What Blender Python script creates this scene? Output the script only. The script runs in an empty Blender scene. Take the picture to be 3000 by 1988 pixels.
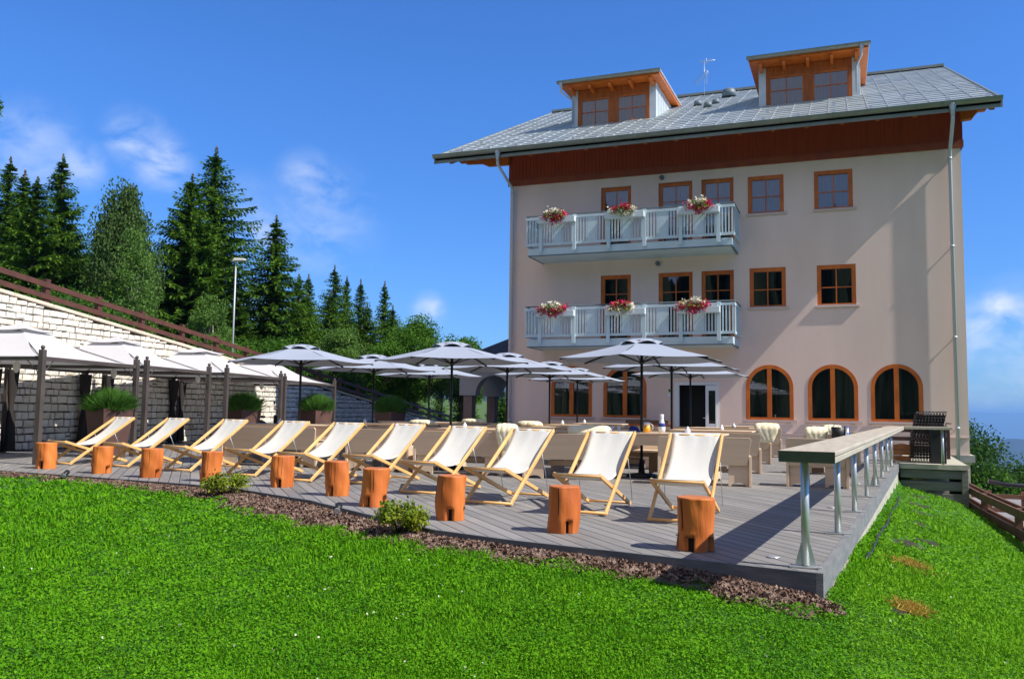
import bpy, math, random
import numpy as np
from mathutils import Vector, Matrix
R = math.radians
rnd = random.Random(7)
nr = np.random.RandomState(11)
scn = bpy.context.scene
# ------------------------------------------------------------------ camera, sky, sun, exposure
cam = bpy.data.cameras.new('camera'); co = bpy.data.objects.new('camera', cam); scn.collection.objects.link(co)
yaw, pit, rol = R(21.12), R(4.75), R(0.8)
fwd = Vector((-math.sin(yaw)*math.cos(pit), math.cos(yaw)*math.cos(pit), math.sin(pit)))
rt = Vector((math.cos(yaw), math.sin(yaw), 0)); up = rt.cross(fwd)
r2 = math.cos(rol)*rt + math.sin(rol)*up; u2 = -math.sin(rol)*rt + math.cos(rol)*up
m = Matrix((r2, u2, -fwd)).transposed().to_4x4(); m.translation = Vector((0, 0, 1.1)); co.matrix_world = m
cam.sensor_width = 36; cam.lens = 2500/3000*36; cam.clip_start = .05; cam.clip_end = 30000
scn.camera = co
SUN = Vector((1, -.108, 1.07)).normalized()
W = bpy.data.worlds.new('World'); scn.world = W; W.use_nodes = True
sl = bpy.data.lights.new('sun', 'SUN'); sl.energy = 5.0; sl.angle = R(.53); sl.color = (1, .94, .85)
so = bpy.data.objects.new('sun', sl); scn.collection.objects.link(so); so.rotation_euler = SUN.to_track_quat('Z', 'Y').to_euler()
so.location = (20, -10, 30)
vs = scn.view_settings; vs.view_transform = 'Standard'; vs.look = 'None'; vs.exposure = 0.45; vs.gamma = 1; vs.use_curve_mapping = False
scn.cycles.max_bounces = 6; scn.cycles.transparent_max_bounces = 8; scn.cycles.use_denoising = True

def wdir(px, py):   # direction of a cloud in the sky
    v = r2*((px-1500)/2500) - u2*((py-994)/2500) + fwd
    return v.normalized()
def build_world():
    t = W.node_tree; t.nodes.clear(); N = t.nodes.new; L = t.links.new
    out = N('ShaderNodeOutputWorld'); bg = N('ShaderNodeBackground'); bg.inputs[1].default_value = .10
    sky = N('ShaderNodeTexSky'); sky.sky_type = 'NISHITA'; sky.sun_disc = False
    sky.sun_elevation = math.asin(SUN.z); sky.sun_rotation = math.atan2(SUN.x, SUN.y)
    sky.altitude = 1200; sky.air_density = 1.2; sky.dust_density = .25; sky.ozone_density = 2.0
    tc = N('ShaderNodeTexCoord')
    tint = N('ShaderNodeMix'); tint.data_type = 'RGBA'; tint.blend_type = 'MULTIPLY'; tint.inputs[0].default_value = 1
    L(sky.outputs[0], tint.inputs[6])
    sz = N('ShaderNodeSeparateXYZ'); L(tc.outputs['Generated'], sz.inputs[0]); hr = N('ShaderNodeMapRange'); L(sz.outputs[2], hr.inputs[0]); hr.inputs[1].default_value = .0; hr.inputs[2].default_value = .36
    hc = N('ShaderNodeMix'); hc.data_type = 'RGBA'; hc.inputs[6].default_value = (.36, .62, 1.12, 1); hc.inputs[7].default_value = (.38, .79, 1.41, 1); L(hr.outputs[0], hc.inputs[0]); zr = N('ShaderNodeMapRange'); L(sz.outputs[2], zr.inputs[0]); zr.inputs[1].default_value = .46; zr.inputs[2].default_value = .9
    hz2 = N('ShaderNodeMix'); hz2.data_type = 'RGBA'; L(zr.outputs[0], hz2.inputs[0]); L(hc.outputs[2], hz2.inputs[6]); hz2.inputs[7].default_value = (.20, .36, .62, 1); L(hz2.outputs[2], tint.inputs[7])
    # clouds: noise inside a few soft regions of the sky
    blobs = [((95, 440), .05, .4), ((235, 480), .028, .5), ((395, 405), .033, .55), ((470, 475), .034, .75), ((720, 640), .05, .25), ((900, 530), .035, .5), ((960, 560), .03, .45),
             ((760, 680), .03, .6), ((930, 650), .07, .3), ((1255, 910), .022, .8), ((2925, 905), .025, 1.0), ((2900, 985), .05, .7), ((2990, 960), .05, .7),
             ((2960, 1080), .07, .38), ((2900, 1150), .05, .3), ((1340, 1150), .05, .9), ((2400, 1200), .1, .2), ((700, 1000), .06, .6)]
    acc = None
    for p, rad, st in blobs:
        d = N('ShaderNodeVectorMath'); d.operation = 'DISTANCE'; L(tc.outputs['Generated'], d.inputs[0]); d.inputs[1].default_value = wdir(*p)
        mr = N('ShaderNodeMapRange'); mr.interpolation_type = 'SMOOTHSTEP'; L(d.outputs['Value'], mr.inputs[0])
        mr.inputs[1].default_value = rad*1.3; mr.inputs[2].default_value = 0; mr.inputs[3].default_value = 0; mr.inputs[4].default_value = st
        if acc is None: acc = mr.outputs[0]
        else:
            a = N('ShaderNodeMath'); a.operation = 'MAXIMUM'; L(acc, a.inputs[0]); L(mr.outputs[0], a.inputs[1]); acc = a.outputs[0]
    mp = N('ShaderNodeMapping'); mp.inputs['Scale'].default_value = (1, 1, 1.7); L(tc.outputs['Generated'], mp.inputs[0])
    nz = N('ShaderNodeTexNoise'); nz.inputs['Scale'].default_value = 20; nz.inputs['Detail'].default_value = 8; nz.inputs['Roughness'].default_value = .52
    nz.inputs['Distortion'].default_value = .35; L(mp.outputs[0], nz.inputs['Vector'])
    r = N('ShaderNodeMapRange'); r.inputs[1].default_value = .36; r.inputs[2].default_value = .62; L(nz.outputs['Fac'], r.inputs[0])
    mu = N('ShaderNodeMath'); mu.operation = 'MULTIPLY'; L(acc, mu.inputs[0]); L(r.outputs[0], mu.inputs[1])
    mx = N('ShaderNodeMix'); mx.data_type = 'RGBA'; L(mu.outputs[0], mx.inputs[0]); L(tint.outputs[2], mx.inputs[6]); mx.inputs[7].default_value = (6.2, 6.9, 8.2, 1)
    # added fill: unseen warm-white sky patch behind the camera lights the facade
    d = N('ShaderNodeVectorMath'); d.operation = 'DISTANCE'; L(tc.outputs['Generated'], d.inputs[0]); d.inputs[1].default_value = Vector((-.25, -.8, .85)).normalized()
    mr = N('ShaderNodeMapRange'); mr.interpolation_type = 'SMOOTHSTEP'; L(d.outputs['Value'], mr.inputs[0]); mr.inputs[1].default_value = .85; mr.inputs[2].default_value = .25; mr.inputs[3].default_value = 0; mr.inputs[4].default_value = .75
    m3 = N('ShaderNodeMix'); m3.data_type = 'RGBA'; L(mr.outputs[0], m3.inputs[0]); L(mx.outputs[2], m3.inputs[6]); m3.inputs[7].default_value = (6.4, 5.6, 4.7, 1); mx = m3
    L(mx.outputs[2], bg.inputs[0]); L(bg.outputs[0], out.inputs[0])
build_world()

# ------------------------------------------------------------------ materials
def mat(name, col, rough=.7, col2=None, scale=6., detail=4., bump=0., bscale=None, metal=0., spec=.5, stretch=(1, 1, 1), lo=.35, hi=.65, trans=0.):
    M = bpy.data.materials.new(name); M.use_nodes = True; t = M.node_tree; b = t.nodes['Principled BSDF']; N = t.nodes.new; L = t.links.new
    b.inputs['Base Color'].default_value = (*col, 1); b.inputs['Roughness'].default_value = rough; b.inputs['Metallic'].default_value = metal
    b.inputs['Specular IOR Level'].default_value = spec
    tc = N('ShaderNodeTexCoord'); mp = N('ShaderNodeMapping'); mp.inputs['Scale'].default_value = stretch; L(tc.outputs['Object'], mp.inputs[0])
    oi = N('ShaderNodeObjectInfo'); ad = N('ShaderNodeVectorMath'); ad.operation = 'MULTIPLY_ADD'
    L(oi.outputs['Random'], ad.inputs[0]); ad.inputs[1].default_value = (37, 51, 23); L(mp.outputs[0], ad.inputs[2])
    if col2 is not None:
        nz = N('ShaderNodeTexNoise'); nz.inputs['Scale'].default_value = scale; nz.inputs['Detail'].default_value = detail; L(ad.outputs[0], nz.inputs['Vector'])
        mr = N('ShaderNodeMapRange'); mr.inputs[1].default_value = lo; mr.inputs[2].default_value = hi; L(nz.outputs['Fac'], mr.inputs[0])
        mx = N('ShaderNodeMix'); mx.data_type = 'RGBA'; mx.inputs[6].default_value = (*col, 1); mx.inputs[7].default_value = (*col2, 1)
        L(mr.outputs[0], mx.inputs[0]); L(mx.outputs[2], b.inputs['Base Color'])
    if bump:
        n2 = N('ShaderNodeTexNoise'); n2.inputs['Scale'].default_value = bscale or scale*4; n2.inputs['Detail'].default_value = 5; L(ad.outputs[0], n2.inputs['Vector'])
        bp = N('ShaderNodeBump'); bp.inputs['Strength'].default_value = bump; bp.inputs['Distance'].default_value = .02; L(n2.outputs['Fac'], bp.inputs['Height']); L(bp.outputs[0], b.inputs['Normal'])
    if trans:
        o = t.nodes['Material Output']; tr = N('ShaderNodeBsdfTranslucent'); ms = N('ShaderNodeMixShader'); ms.inputs[0].default_value = trans
        src = b.inputs['Base Color']
        if src.is_linked: L(src.links[0].from_socket, tr.inputs[0])
        else: tr.inputs[0].default_value = (*col, 1)
        L(b.outputs[0], ms.inputs[1]); L(tr.outputs[0], ms.inputs[2]); L(ms.outputs[0], o.inputs[0])
    return M
def leafmat(name, c1, c2, c3, scale=.5, trans=.35, rough=.55):
    # colour varies from clump to clump (low noise) and leaf to leaf ('tint' attribute)
    M = bpy.data.materials.new(name); M.use_nodes = True; t = M.node_tree; b = t.nodes['Principled BSDF']; N = t.nodes.new; L = t.links.new
    b.inputs['Roughness'].default_value = rough; b.inputs['Specular IOR Level'].default_value = .08
    tc = N('ShaderNodeTexCoord'); nz = N('ShaderNodeTexNoise'); nz.inputs['Scale'].default_value = scale; nz.inputs['Detail'].default_value = 3; L(tc.outputs['Object'], nz.inputs['Vector'])
    at = N('ShaderNodeAttribute'); at.attribute_name = 'tint'
    mr = N('ShaderNodeMapRange'); mr.inputs[1].default_value = .36; mr.inputs[2].default_value = .64; L(nz.outputs['Fac'], mr.inputs[0])
    m1 = N('ShaderNodeMix'); m1.data_type = 'RGBA'; m1.inputs[6].default_value = (*c1, 1); m1.inputs[7].default_value = (*c2, 1); L(mr.outputs[0], m1.inputs[0])
    m2 = N('ShaderNodeMix'); m2.data_type = 'RGBA'; L(at.outputs['Fac'], m2.inputs[0]); L(m1.outputs[2], m2.inputs[6]); m2.inputs[7].default_value = (*c3, 1)
    L(m2.outputs[2], b.inputs['Base Color'])
    o = t.nodes['Material Output']; tr = N('ShaderNodeBsdfTranslucent'); ms = N('ShaderNodeMixShader'); ms.inputs[0].default_value = trans
    L(m2.outputs[2], tr.inputs[0]); L(b.outputs[0], ms.inputs[1]); L(tr.outputs[0], ms.inputs[2]); L(ms.outputs[0], o.inputs[0])
    return M
M = {}
M['plaster'] = mat('plaster', (.83, .645, .555), .9, (.76, .59, .505), .9, 6, .14, 45, stretch=(1.3, 1, .35))
M['plaster_trim'] = mat('plaster_trim', (.66, .52, .47), .85, (.6, .47, .43), 3, 3)
M['plinth'] = mat('plinth', (.42, .40, .38), .9, (.34, .33, .31), 2, 3)
M['band'] = mat('red_boards', (.34, .05, .014), .6, (.24, .032, .009), 3, 4, .3, 10, stretch=(7, 1, .4))
M['band_trim'] = mat('band_trim_board', (.30, .062, .014), .6, (.22, .04, .01), 3, 4, .2, 10)
M['wood_or'] = mat('orange_timber', (.60, .15, .010), .5, (.46, .10, .007), 5, 4, .15, 20, stretch=(1, 1, .5))
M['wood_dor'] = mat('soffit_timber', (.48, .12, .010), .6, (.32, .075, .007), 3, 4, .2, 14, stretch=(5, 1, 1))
M['metal'] = mat('zinc_sheet', (.44, .49, .50), .42, (.36, .41, .42), 1.4, 4, .05, metal=.55)
M['tile'] = mat('roof_sheet', (.55, .60, .62), .38, (.46, .51, .53), 2.5, 4, .04, metal=.45)
M['gutter'] = mat('gutter_metal', (.25, .27, .24), .5, (.20, .22, .20), 2, 4, metal=.3)
M['pipe'] = mat('pipe_metal', (.50, .53, .56), .5, metal=.25)
M['cheek'] = mat('cheek_sheet', (.62, .68, .70), .45, (.56, .62, .64), 3, 3, metal=.2)
M['rail_w'] = mat('grey_paint', (.54, .66, .70), .55, (.48, .60, .64), 2, 3)
M['handrail'] = mat('handrail_dark', (.12, .16, .18), .5)
M['curtain'] = mat('curtain', (.30, .36, .46), .9, (.14, .18, .26), 9, 2, stretch=(6, 6, .1))
M['curtain_l'] = mat('curtain_pale', (.52, .58, .68), .9, (.26, .31, .40), 9, 2, stretch=(6, 6, .1))
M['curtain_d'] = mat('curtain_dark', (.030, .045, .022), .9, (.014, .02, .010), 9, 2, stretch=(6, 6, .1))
M['curtain_g'] = mat('curtain_dim', (.12, .15, .11), .9, (.04, .055, .035), 9, 2, stretch=(6, 6, .1))
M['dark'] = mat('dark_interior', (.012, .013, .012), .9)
M['white'] = mat('white_paint', (.72, .74, .74), .5)
M['deck'] = None
M['conc'] = mat('concrete_wall', (.50, .47, .36), .9, (.40, .38, .3), 3, 5, .3, 30)
M['fascia'] = mat('fascia_board', (.16, .17, .18), .75, (.10, .11, .12), 3, 5, .3, 20, stretch=(1, 1, 5))
M['fascia_s'] = mat('fascia_side_board', (.225, .225, .225), .75, (.16, .165, .17), 3, 5, .3, 20, stretch=(1, 1, 5))
M['bar'] = mat('bar_timber', (.50, .44, .35), .6, (.42, .37, .29), 3, 5, .2, 18, stretch=(6, .5, 6))
M['end_shade'] = mat('shaded_end_grain', (.055, .07, .05), .85, (.09, .095, .07), 12, 4)  # shade of the counter's end face put into the colour, over weathered wood
M['steel'] = mat('galvanised_steel', (.62, .66, .66), .42, (.52, .56, .56), 8, 3, metal=.7)
M['ply'] = mat('beige_board', (.66, .50, .345), .6, (.60, .455, .31), 2.5, 5, .1, 24, stretch=(.6, 4, 6))
M['frame_wood'] = mat('beech_frame', (.80, .47, .17), .45, (.68, .37, .12), 4, 4, .1, 30)
M['canvas'] = mat('white_canvas', (.75, .745, .70), .85, (.68, .68, .645), 2, 4, .15, 60, trans=.18)
M['umb'] = mat('grey_umbrella_cloth', (.33, .37, .455), .9, (.30, .34, .42), .8, 3, .1, 8, trans=.03)
M['umb_valance'] = mat('umbrella_dark_opening', (.03, .033, .04), .8)
M['pole'] = mat('dark_pole', (.018, .020, .022), .4, metal=.3)
M['pav'] = mat('white_awning_cloth', (.62, .61, .61), .9, (.59, .58, .58), 1, 3, .1, 6, trans=.12)
M['pavpost'] = mat('brown_post', (.085, .068, .060), .5, (.065, .052, .046), 3, 3)
M['curt_b'] = mat('black_curtain', (.018, .014, .013), .9, (.03, .024, .022), 6, 3, stretch=(5, 5, .3))
M['stone'] = None
M['joint'] = mat('dark_mortar', (.04, .035, .03), .95, (.06, .052, .045), 8, 4, .4, 20)  # dark mortar joints between the stones
M['cap'] = mat('coping_stone', (.70, .60, .46), .85, (.60, .50, .38), 3, 4, .2, 20)
M['fence'] = mat('brown_timber_fence', (.105, .038, .024), .65, (.07, .025, .016), 3, 4, .3, 20)
M['fence2'] = mat('weathered_fence', (.12, .050, .026), .75, (.16, .085, .05), 5, 4, .3, 20)
M['darkrail'] = mat('dark_brown_paint', (.05, .018, .014), .6)
M['planter'] = mat('rust_planter', (.12, .060, .045), .6, (.085, .042, .032), 2, 4, .1)
M['bark'] = mat('tree_bark', (.10, .075, .055), .9, (.055, .042, .032), 5, 4, .5, 12)
M['bark_w'] = mat('birch_bark', (.42, .38, .32), .8, (.12, .10, .08), 3, 3)
M['log'] = mat('log_wood', (.68, .20, .032), .6, (.45, .105, .013), 3.5, 6, .35, 16, stretch=(2, 2, .35))
M['logtop'] = mat('log_top', (.52, .17, .055), .7, (.42, .13, .04), 14, 4, .3)
M['logdark'] = mat('log_notch', (.022, .007, .003), .9)
M['chip'] = mat('bark_chip', (.12, .065, .042), .85, (.33, .235, .18), 9, 3, .3, 30, lo=.4, hi=.7)
M['earth'] = mat('dark_earth', (.022, .018, .008), .95, (.04, .03, .014), 14, 5, .6, 40)
M['soil'] = mat('bed_soil', (.07, .042, .032), .95, (.12, .075, .055), 14, 5, .6, 40)
M['fleece'] = mat('sheepskin_wool', (.82, .73, .46), .95, (.88, .81, .60), 9, 4, .35, 30)
M['glassy'] = mat('clear_plastic', (.75, .78, .80), .12)
M['blue'] = mat('blue_cloth', (.03, .05, .25), .8)
M['orange'] = mat('orange_juice', (.9, .42, .03), .3)
M['plate'] = mat('white_china', (.8, .8, .82), .3)
M['black'] = mat('black_metal', (.012, .013, .014), .5)
M['chrome'] = mat('polished_metal', (.75, .76, .78), .15, metal=1)
M['wicker'] = mat('crate_wood', (.50, .22, .07), .7, (.36, .14, .04), 6, 4, .4, 20)
M['platform'] = mat('weathered_sleepers', (.125, .13, .11), .85, (.20, .20, .17), 3, 5, .4, 22, stretch=(.5, .5, 6))
M['asphalt'] = mat('asphalt', (.20, .20, .21), .9, (.16, .16, .17), 2, 5, .2, 60)
M['navy'] = mat('dark_roof', (.035, .045, .07), .6, (.05, .06, .09), 3, 3)
M['portico'] = mat('portico_plaster', (.55, .53, .52), .9, (.5, .48, .47), 2, 3)
M['pink'] = mat('portico_column', (.36, .25, .22), .9, (.32, .22, .19), 3, 3)
M['red'] = mat('red_paint', (.35, .02, .02), .4)
M['lampw'] = mat('lamp_housing', (.74, .70, .64), .4)
M['terracotta'] = mat('grey_planter_box', (.56, .64, .66), .6)
M['petal_r'] = mat('magenta_petals', (.72, .02, .14), .7, (.55, .012, .08), 9, 3, trans=.25)
M['petal_w'] = mat('cream_petals', (.80, .76, .62), .7, trans=.25)
M['hose'] = mat('black_hose', (.02, .022, .022), .5)
M['yellow'] = mat('yellow_plate', (.62, .6, .25), .6)
M['lilac'] = mat('lilac_plate', (.50, .48, .58), .6)

def glassmat():
    m_ = bpy.data.materials.new('window_glass'); m_.use_nodes = True; t = m_.node_tree; t.nodes.clear(); N = t.nodes.new; L = t.links.new
    o = N('ShaderNodeOutputMaterial'); g = N('ShaderNodeBsdfGlossy'); g.inputs['Roughness'].default_value = .02; tr = N('ShaderNodeBsdfTransparent'); tr.inputs[0].default_value = (.72, .8, .76, 1)
    f = N('ShaderNodeFresnel'); f.inputs[0].default_value = 2.5; ms = N('ShaderNodeMixShader')
    L(f.outputs[0], ms.inputs[0]); L(tr.outputs[0], ms.inputs[1]); L(g.outputs[0], ms.inputs[2]); L(ms.outputs[0], o.inputs[0]); return m_
M['glass'] = glassmat()

def deckmat():
    m_ = bpy.data.materials.new('grey_decking'); m_.use_nodes = True; t = m_.node_tree; b = t.nodes['Principled BSDF']; N = t.nodes.new; L = t.links.new
    tc = N('ShaderNodeTexCoord'); mp = N('ShaderNodeMapping'); L(tc.outputs['Object'], mp.inputs[0]); mp.inputs['Rotation'].default_value = (0, 0, R(-41.5)); mp.vector_type = 'POINT'
    sx = N('ShaderNodeSeparateXYZ'); L(mp.outputs[0], sx.inputs[0])
    def math_(op, a, b_=None):
        n = N('ShaderNodeMath'); n.operation = op
        for i, v in enumerate((a, b_)):
            if v is None: continue
            if isinstance(v, (int, float)): n.inputs[i].default_value = v
            else: L(v, n.inputs[i])
        return n.outputs[0]
    u = math_('DIVIDE', sx.outputs[0], .145); fr = math_('FRACT', u); fl = math_('FLOOR', u)
    wn = N('ShaderNodeTexWhiteNoise'); wn.noise_dimensions = '2D'
    off = math_('MULTIPLY', fl, .37); v = math_('FLOOR', math_('ADD', math_('DIVIDE', sx.outputs[1], 3.0), off))
    cb = N('ShaderNodeCombineXYZ'); L(fl, cb.inputs[0]); L(v, cb.inputs[1]); L(cb.outputs[0], wn.inputs[0])
    nz = N('ShaderNodeTexNoise'); mp2 = N('ShaderNodeMapping'); mp2.inputs['Scale'].default_value = (14, .8, 1); L(mp.outputs[0], mp2.inputs[0]); L(mp2.outputs[0], nz.inputs[0]); nz.inputs['Scale'].default_value = 2.2; nz.inputs['Detail'].default_value = 6
    ns = N('ShaderNodeTexNoise'); L(tc.outputs['Object'], ns.inputs[0]); ns.inputs['Scale'].default_value = .8; ns.inputs['Detail'].default_value = 5
    mx = N('ShaderNodeMix'); mx.data_type = 'RGBA'; mx.inputs[6].default_value = (.115, .112, .112, 1); mx.inputs[7].default_value = (.34, .325, .305, 1)
    f = math_('ADD', math_('MULTIPLY', wn.outputs[0], .34), math_('MULTIPLY', nz.outputs['Fac'], .62)); f = math_('ADD', f, math_('MULTIPLY', ns.outputs['Fac'], .36)); f = math_('SUBTRACT', f, .16)
    L(f, mx.inputs[0])
    g1 = math_('LESS_THAN', fr, .07)
    mx2 = N('ShaderNodeMix'); mx2.data_type = 'RGBA'; L(g1, mx2.inputs[0]); L(mx.outputs[2], mx2.inputs[6]); mx2.inputs[7].default_value = (.028, .028, .03, 1)
    L(mx2.outputs[2], b.inputs['Base Color']); b.inputs['Roughness'].default_value = .62
    # rounded boards and fine grooves
    tri = math_('ABSOLUTE', math_('SUBTRACT', fr, .53)); edge = math_('POWER', math_('MULTIPLY', tri, 2.0), 10)
    gro = math_('SINE', math_('MULTIPLY', fr, 6.2832*9))
    h = math_('SUBTRACT', math_('MULTIPLY', gro, .05), edge); h = math_('ADD', h, math_('MULTIPLY', nz.outputs['Fac'], .3))
    bp = N('ShaderNodeBump'); bp.inputs['Distance'].default_value = .008; bp.inputs['Strength'].default_value = .8; L(h, bp.inputs['Height']); L(bp.outputs[0], b.inputs['Normal'])
    return m_
M['deck'] = deckmat()
def stonemat():
    m_ = bpy.data.materials.new('cream_stone'); m_.use_nodes = True; t = m_.node_tree; b = t.nodes['Principled BSDF']; N = t.nodes.new; L = t.links.new
    tc = N('ShaderNodeTexCoord'); nz = N('ShaderNodeTexNoise'); nz.inputs['Scale'].default_value = 9; nz.inputs['Detail'].default_value = 5; L(tc.outputs['Object'], nz.inputs[0])
    at = N('ShaderNodeAttribute'); at.attribute_name = 'tint'
    m1 = N('ShaderNodeMix'); m1.data_type = 'RGBA'; m1.inputs[6].default_value = (.84, .81, .73, 1); m1.inputs[7].default_value = (.72, .68, .58, 1); L(nz.outputs['Fac'], m1.inputs[0])
    m2 = N('ShaderNodeMix'); m2.data_type = 'RGBA'; L(at.outputs['Fac'], m2.inputs[0]); L(m1.outputs[2], m2.inputs[6]); m2.inputs[7].default_value = (.60, .52, .40, 1)
    L(m2.outputs[2], b.inputs['Base Color']); b.inputs['Roughness'].default_value = .9
    n2 = N('ShaderNodeTexNoise'); n2.inputs['Scale'].default_value = 22; n2.inputs['Detail'].default_value = 6; L(tc.outputs['Object'], n2.inputs[0])
    bp = N('ShaderNodeBump'); bp.inputs['Distance'].default_value = .03; bp.inputs['Strength'].default_value = .5; L(n2.outputs['Fac'], bp.inputs['Height']); L(bp.outputs[0], b.inputs['Normal'])
    return m_
M['stone'] = stonemat()
M['grass'] = leafmat('grass_blades', (.050, .225, .003), (.115, .345, .004), (.22, .46, .02), 2.4, .35, .8)
M['clover'] = leafmat('clover_leaves', (.042, .185, .004), (.100, .305, .005), (.20, .43, .02), 2.0, .3, .75)
M['grassdry'] = leafmat('dry_grass_blades', (.38, .20, .03), (.30, .22, .03), (.5, .36, .08), 3, .3, .8)
M['lawn'] = mat('lawn_ground', (.022, .10, .003), .95, (.045, .15, .004), 3, 6, .5, 40)
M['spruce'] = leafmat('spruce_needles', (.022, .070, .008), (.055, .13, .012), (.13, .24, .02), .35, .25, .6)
M['larch'] = leafmat('drooping_foliage', (.045, .095, .022), (.075, .13, .035), (.11, .18, .05), .5, .3, .6)
M['birch'] = leafmat('birch_leaves', (.07, .17, .025), (.11, .23, .035), (.22, .34, .10), .7, .35, .5)
M['broad'] = leafmat('broad_leaves', (.035, .12, .012), (.075, .19, .018), (.14, .27, .03), .5, .35, .5)
M['dtree'] = leafmat('dark_broad_leaves', (.022, .07, .012), (.045, .11, .016), (.08, .16, .03), .3, .3, .5)
M['bush'] = leafmat('shrub_leaves', (.07, .15, .02), (.22, .30, .02), (.40, .42, .04), 3.5, .3, .5)
M['reed'] = leafmat('planter_grass', (.05, .17, .02), (.08, .22, .03), (.13, .28, .05), 2, .3, .6)
M['hill'] = mat('far_forest', (.006, .016, .010), 1, (.012, .028, .014), .012, 6)
M['meadow'] = mat('hillside_grass', (.045, .10, .012), .95, (.07, .12, .02), .8, 5, .3)

# ------------------------------------------------------------------ mesh helpers
def mesh_obj(name, me, mats, parent=None):
    o = bpy.data.objects.new(name, me); scn.collection.objects.link(o)
    for x in (mats if isinstance(mats, (list, tuple)) else [mats]): me.materials.append(M[x])
    if parent is not None: o.parent = parent
    return o
def tag(o, label=None, cat=None, group=None, kind=None):
    if label: o['label'] = label
    if cat: o['category'] = cat
    if group: o['group'] = group
    if kind: o['kind'] = kind
    return o
def empty(name, loc=(0, 0, 0), rz=0, label=None, cat=None, group=None):
    o = bpy.data.objects.new(name, None); scn.collection.objects.link(o); o.location = loc; o.rotation_euler = (0, 0, rz); o.empty_display_size = .2
    return tag(o, label, cat, group)
def copy_tree(o, parent=None):
    c = o.copy(); scn.collection.objects.link(c)
    if parent is not None: c.parent = parent
    for ch in list(o.children): copy_tree(ch, c)
    return c
class MB:
    def __init__(s): s.v = []; s.f = []; s.mi = []; s.sm = []; s.cur = 0
    def add(s, vs, fs, sm=False):
        n = len(s.v); s.v += [tuple(v) for v in vs]; s.f += [tuple(i+n for i in f) for f in fs]; s.mi += [s.cur]*len(fs); s.sm += [sm]*len(fs); return s
    def box(s, a, b, M4=None):
        x0, y0, z0 = a; x1, y1, z1 = b
        vs = [Vector(p) for p in ((x0, y0, z0), (x1, y0, z0), (x1, y1, z0), (x0, y1, z0), (x0, y0, z1), (x1, y0, z1), (x1, y1, z1), (x0, y1, z1))]
        if M4 is not None: vs = [M4 @ v for v in vs]
        return s.add(vs, [(0, 3, 2, 1), (4, 5, 6, 7), (0, 1, 5, 4), (1, 2, 6, 5), (2, 3, 7, 6), (3, 0, 4, 7)])
    def bar(s, p, q, w, h, upv=(0, 0, 1)):
        p = Vector(p); q = Vector(q); d = (q-p); L = d.length; d.normalize(); u = Vector(upv); x = d.cross(u)
        if x.length < 1e-4: x = d.cross(Vector((0, 1, 0)))
        x.normalize(); u = x.cross(d); m4 = Matrix((x, u, -d)).transposed().to_4x4(); m4.translation = p
        return s.box((-w/2, -h/2, -L), (w/2, h/2, 0), m4)
    def tube(s, pts, r, n=8, cap=True, smooth=True):
        pts = [Vector(p) for p in pts]; rs = r if isinstance(r, (list, tuple)) else [r]*len(pts); vs = []; fs = []
        ref = Vector((0, 0, 1)); 
        d0 = (pts[-1]-pts[0]).normalized()
        if abs(d0.z) > .8: ref = Vector((1, 0, 0))
        for i, p in enumerate(pts):
            d = (pts[min(i+1, len(pts)-1)]-pts[max(i-1, 0)]).normalized(); a = d.cross(ref).normalized(); b = a.cross(d)
            for k in range(n): t = 2*math.pi*k/n; vs.append(p + a*math.cos(t)*rs[i] + b*math.sin(t)*rs[i])
        for i in range(len(pts)-1):
            for k in range(n): fs.append((i*n+k, i*n+(k+1) % n, (i+1)*n+(k+1) % n, (i+1)*n+k))
        s.add(vs, fs, smooth)
        if cap:
            m_ = len(s.v)-len(vs); s.f += [tuple(m_+k for k in range(n)), tuple(m_+(len(pts)-1)*n+k for k in reversed(range(n)))]; s.mi += [s.cur]*2; s.sm += [False]*2
        return s
    def lathe(s, prof, c=(0, 0, 0), n=16, smooth=True):
        vs = []; fs = []
        for r_, z in prof:
            for k in range(n): t = 2*math.pi*k/n; vs.append((c[0]+r_*math.cos(t), c[1]+r_*math.sin(t), c[2]+z))
        for i in range(len(prof)-1):
            for k in range(n): fs.append((i*n+k, i*n+(k+1) % n, (i+1)*n+(k+1) % n, (i+1)*n+k))
        fs2 = [tuple(range(n))[::-1], tuple((len(prof)-1)*n+k for k in range(n))]
        s.add(vs, fs, smooth); b0 = len(s.v)-len(vs); s.f += [tuple(b0+i for i in f) for f in fs2]; s.mi += [s.cur]*2; s.sm += [False]*2
        return s
    def sphere(s, c, r, n=12, sc=(1, 1, 1)):
        prof = [(max(1e-3, r*math.sin(math.pi*i/n)), -r*math.cos(math.pi*i/n)) for i in range(n+1)]
        k0 = len(s.v); s.lathe(prof, (0, 0, 0), n)
        for i in range(k0, len(s.v)): x, y, z = s.v[i]; s.v[i] = (c[0]+x*sc[0], c[1]+y*sc[1], c[2]+z*sc[2])
        return s
    def prism(s, poly, z0, z1, axis='z'):
        n = len(poly)
        f3 = {'z': lambda p, h: (p[0], p[1], h), 'y': lambda p, h: (p[0], h, p[1]), 'x': lambda p, h: (h, p[0], p[1])}[axis]
        vs = [f3(p, z0) for p in poly]+[f3(p, z1) for p in poly]
        return s.add(vs, [tuple(range(n))[::-1], tuple(range(n, 2*n))]+[(i, (i+1) % n, n+(i+1) % n, n+i) for i in range(n)])
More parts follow.
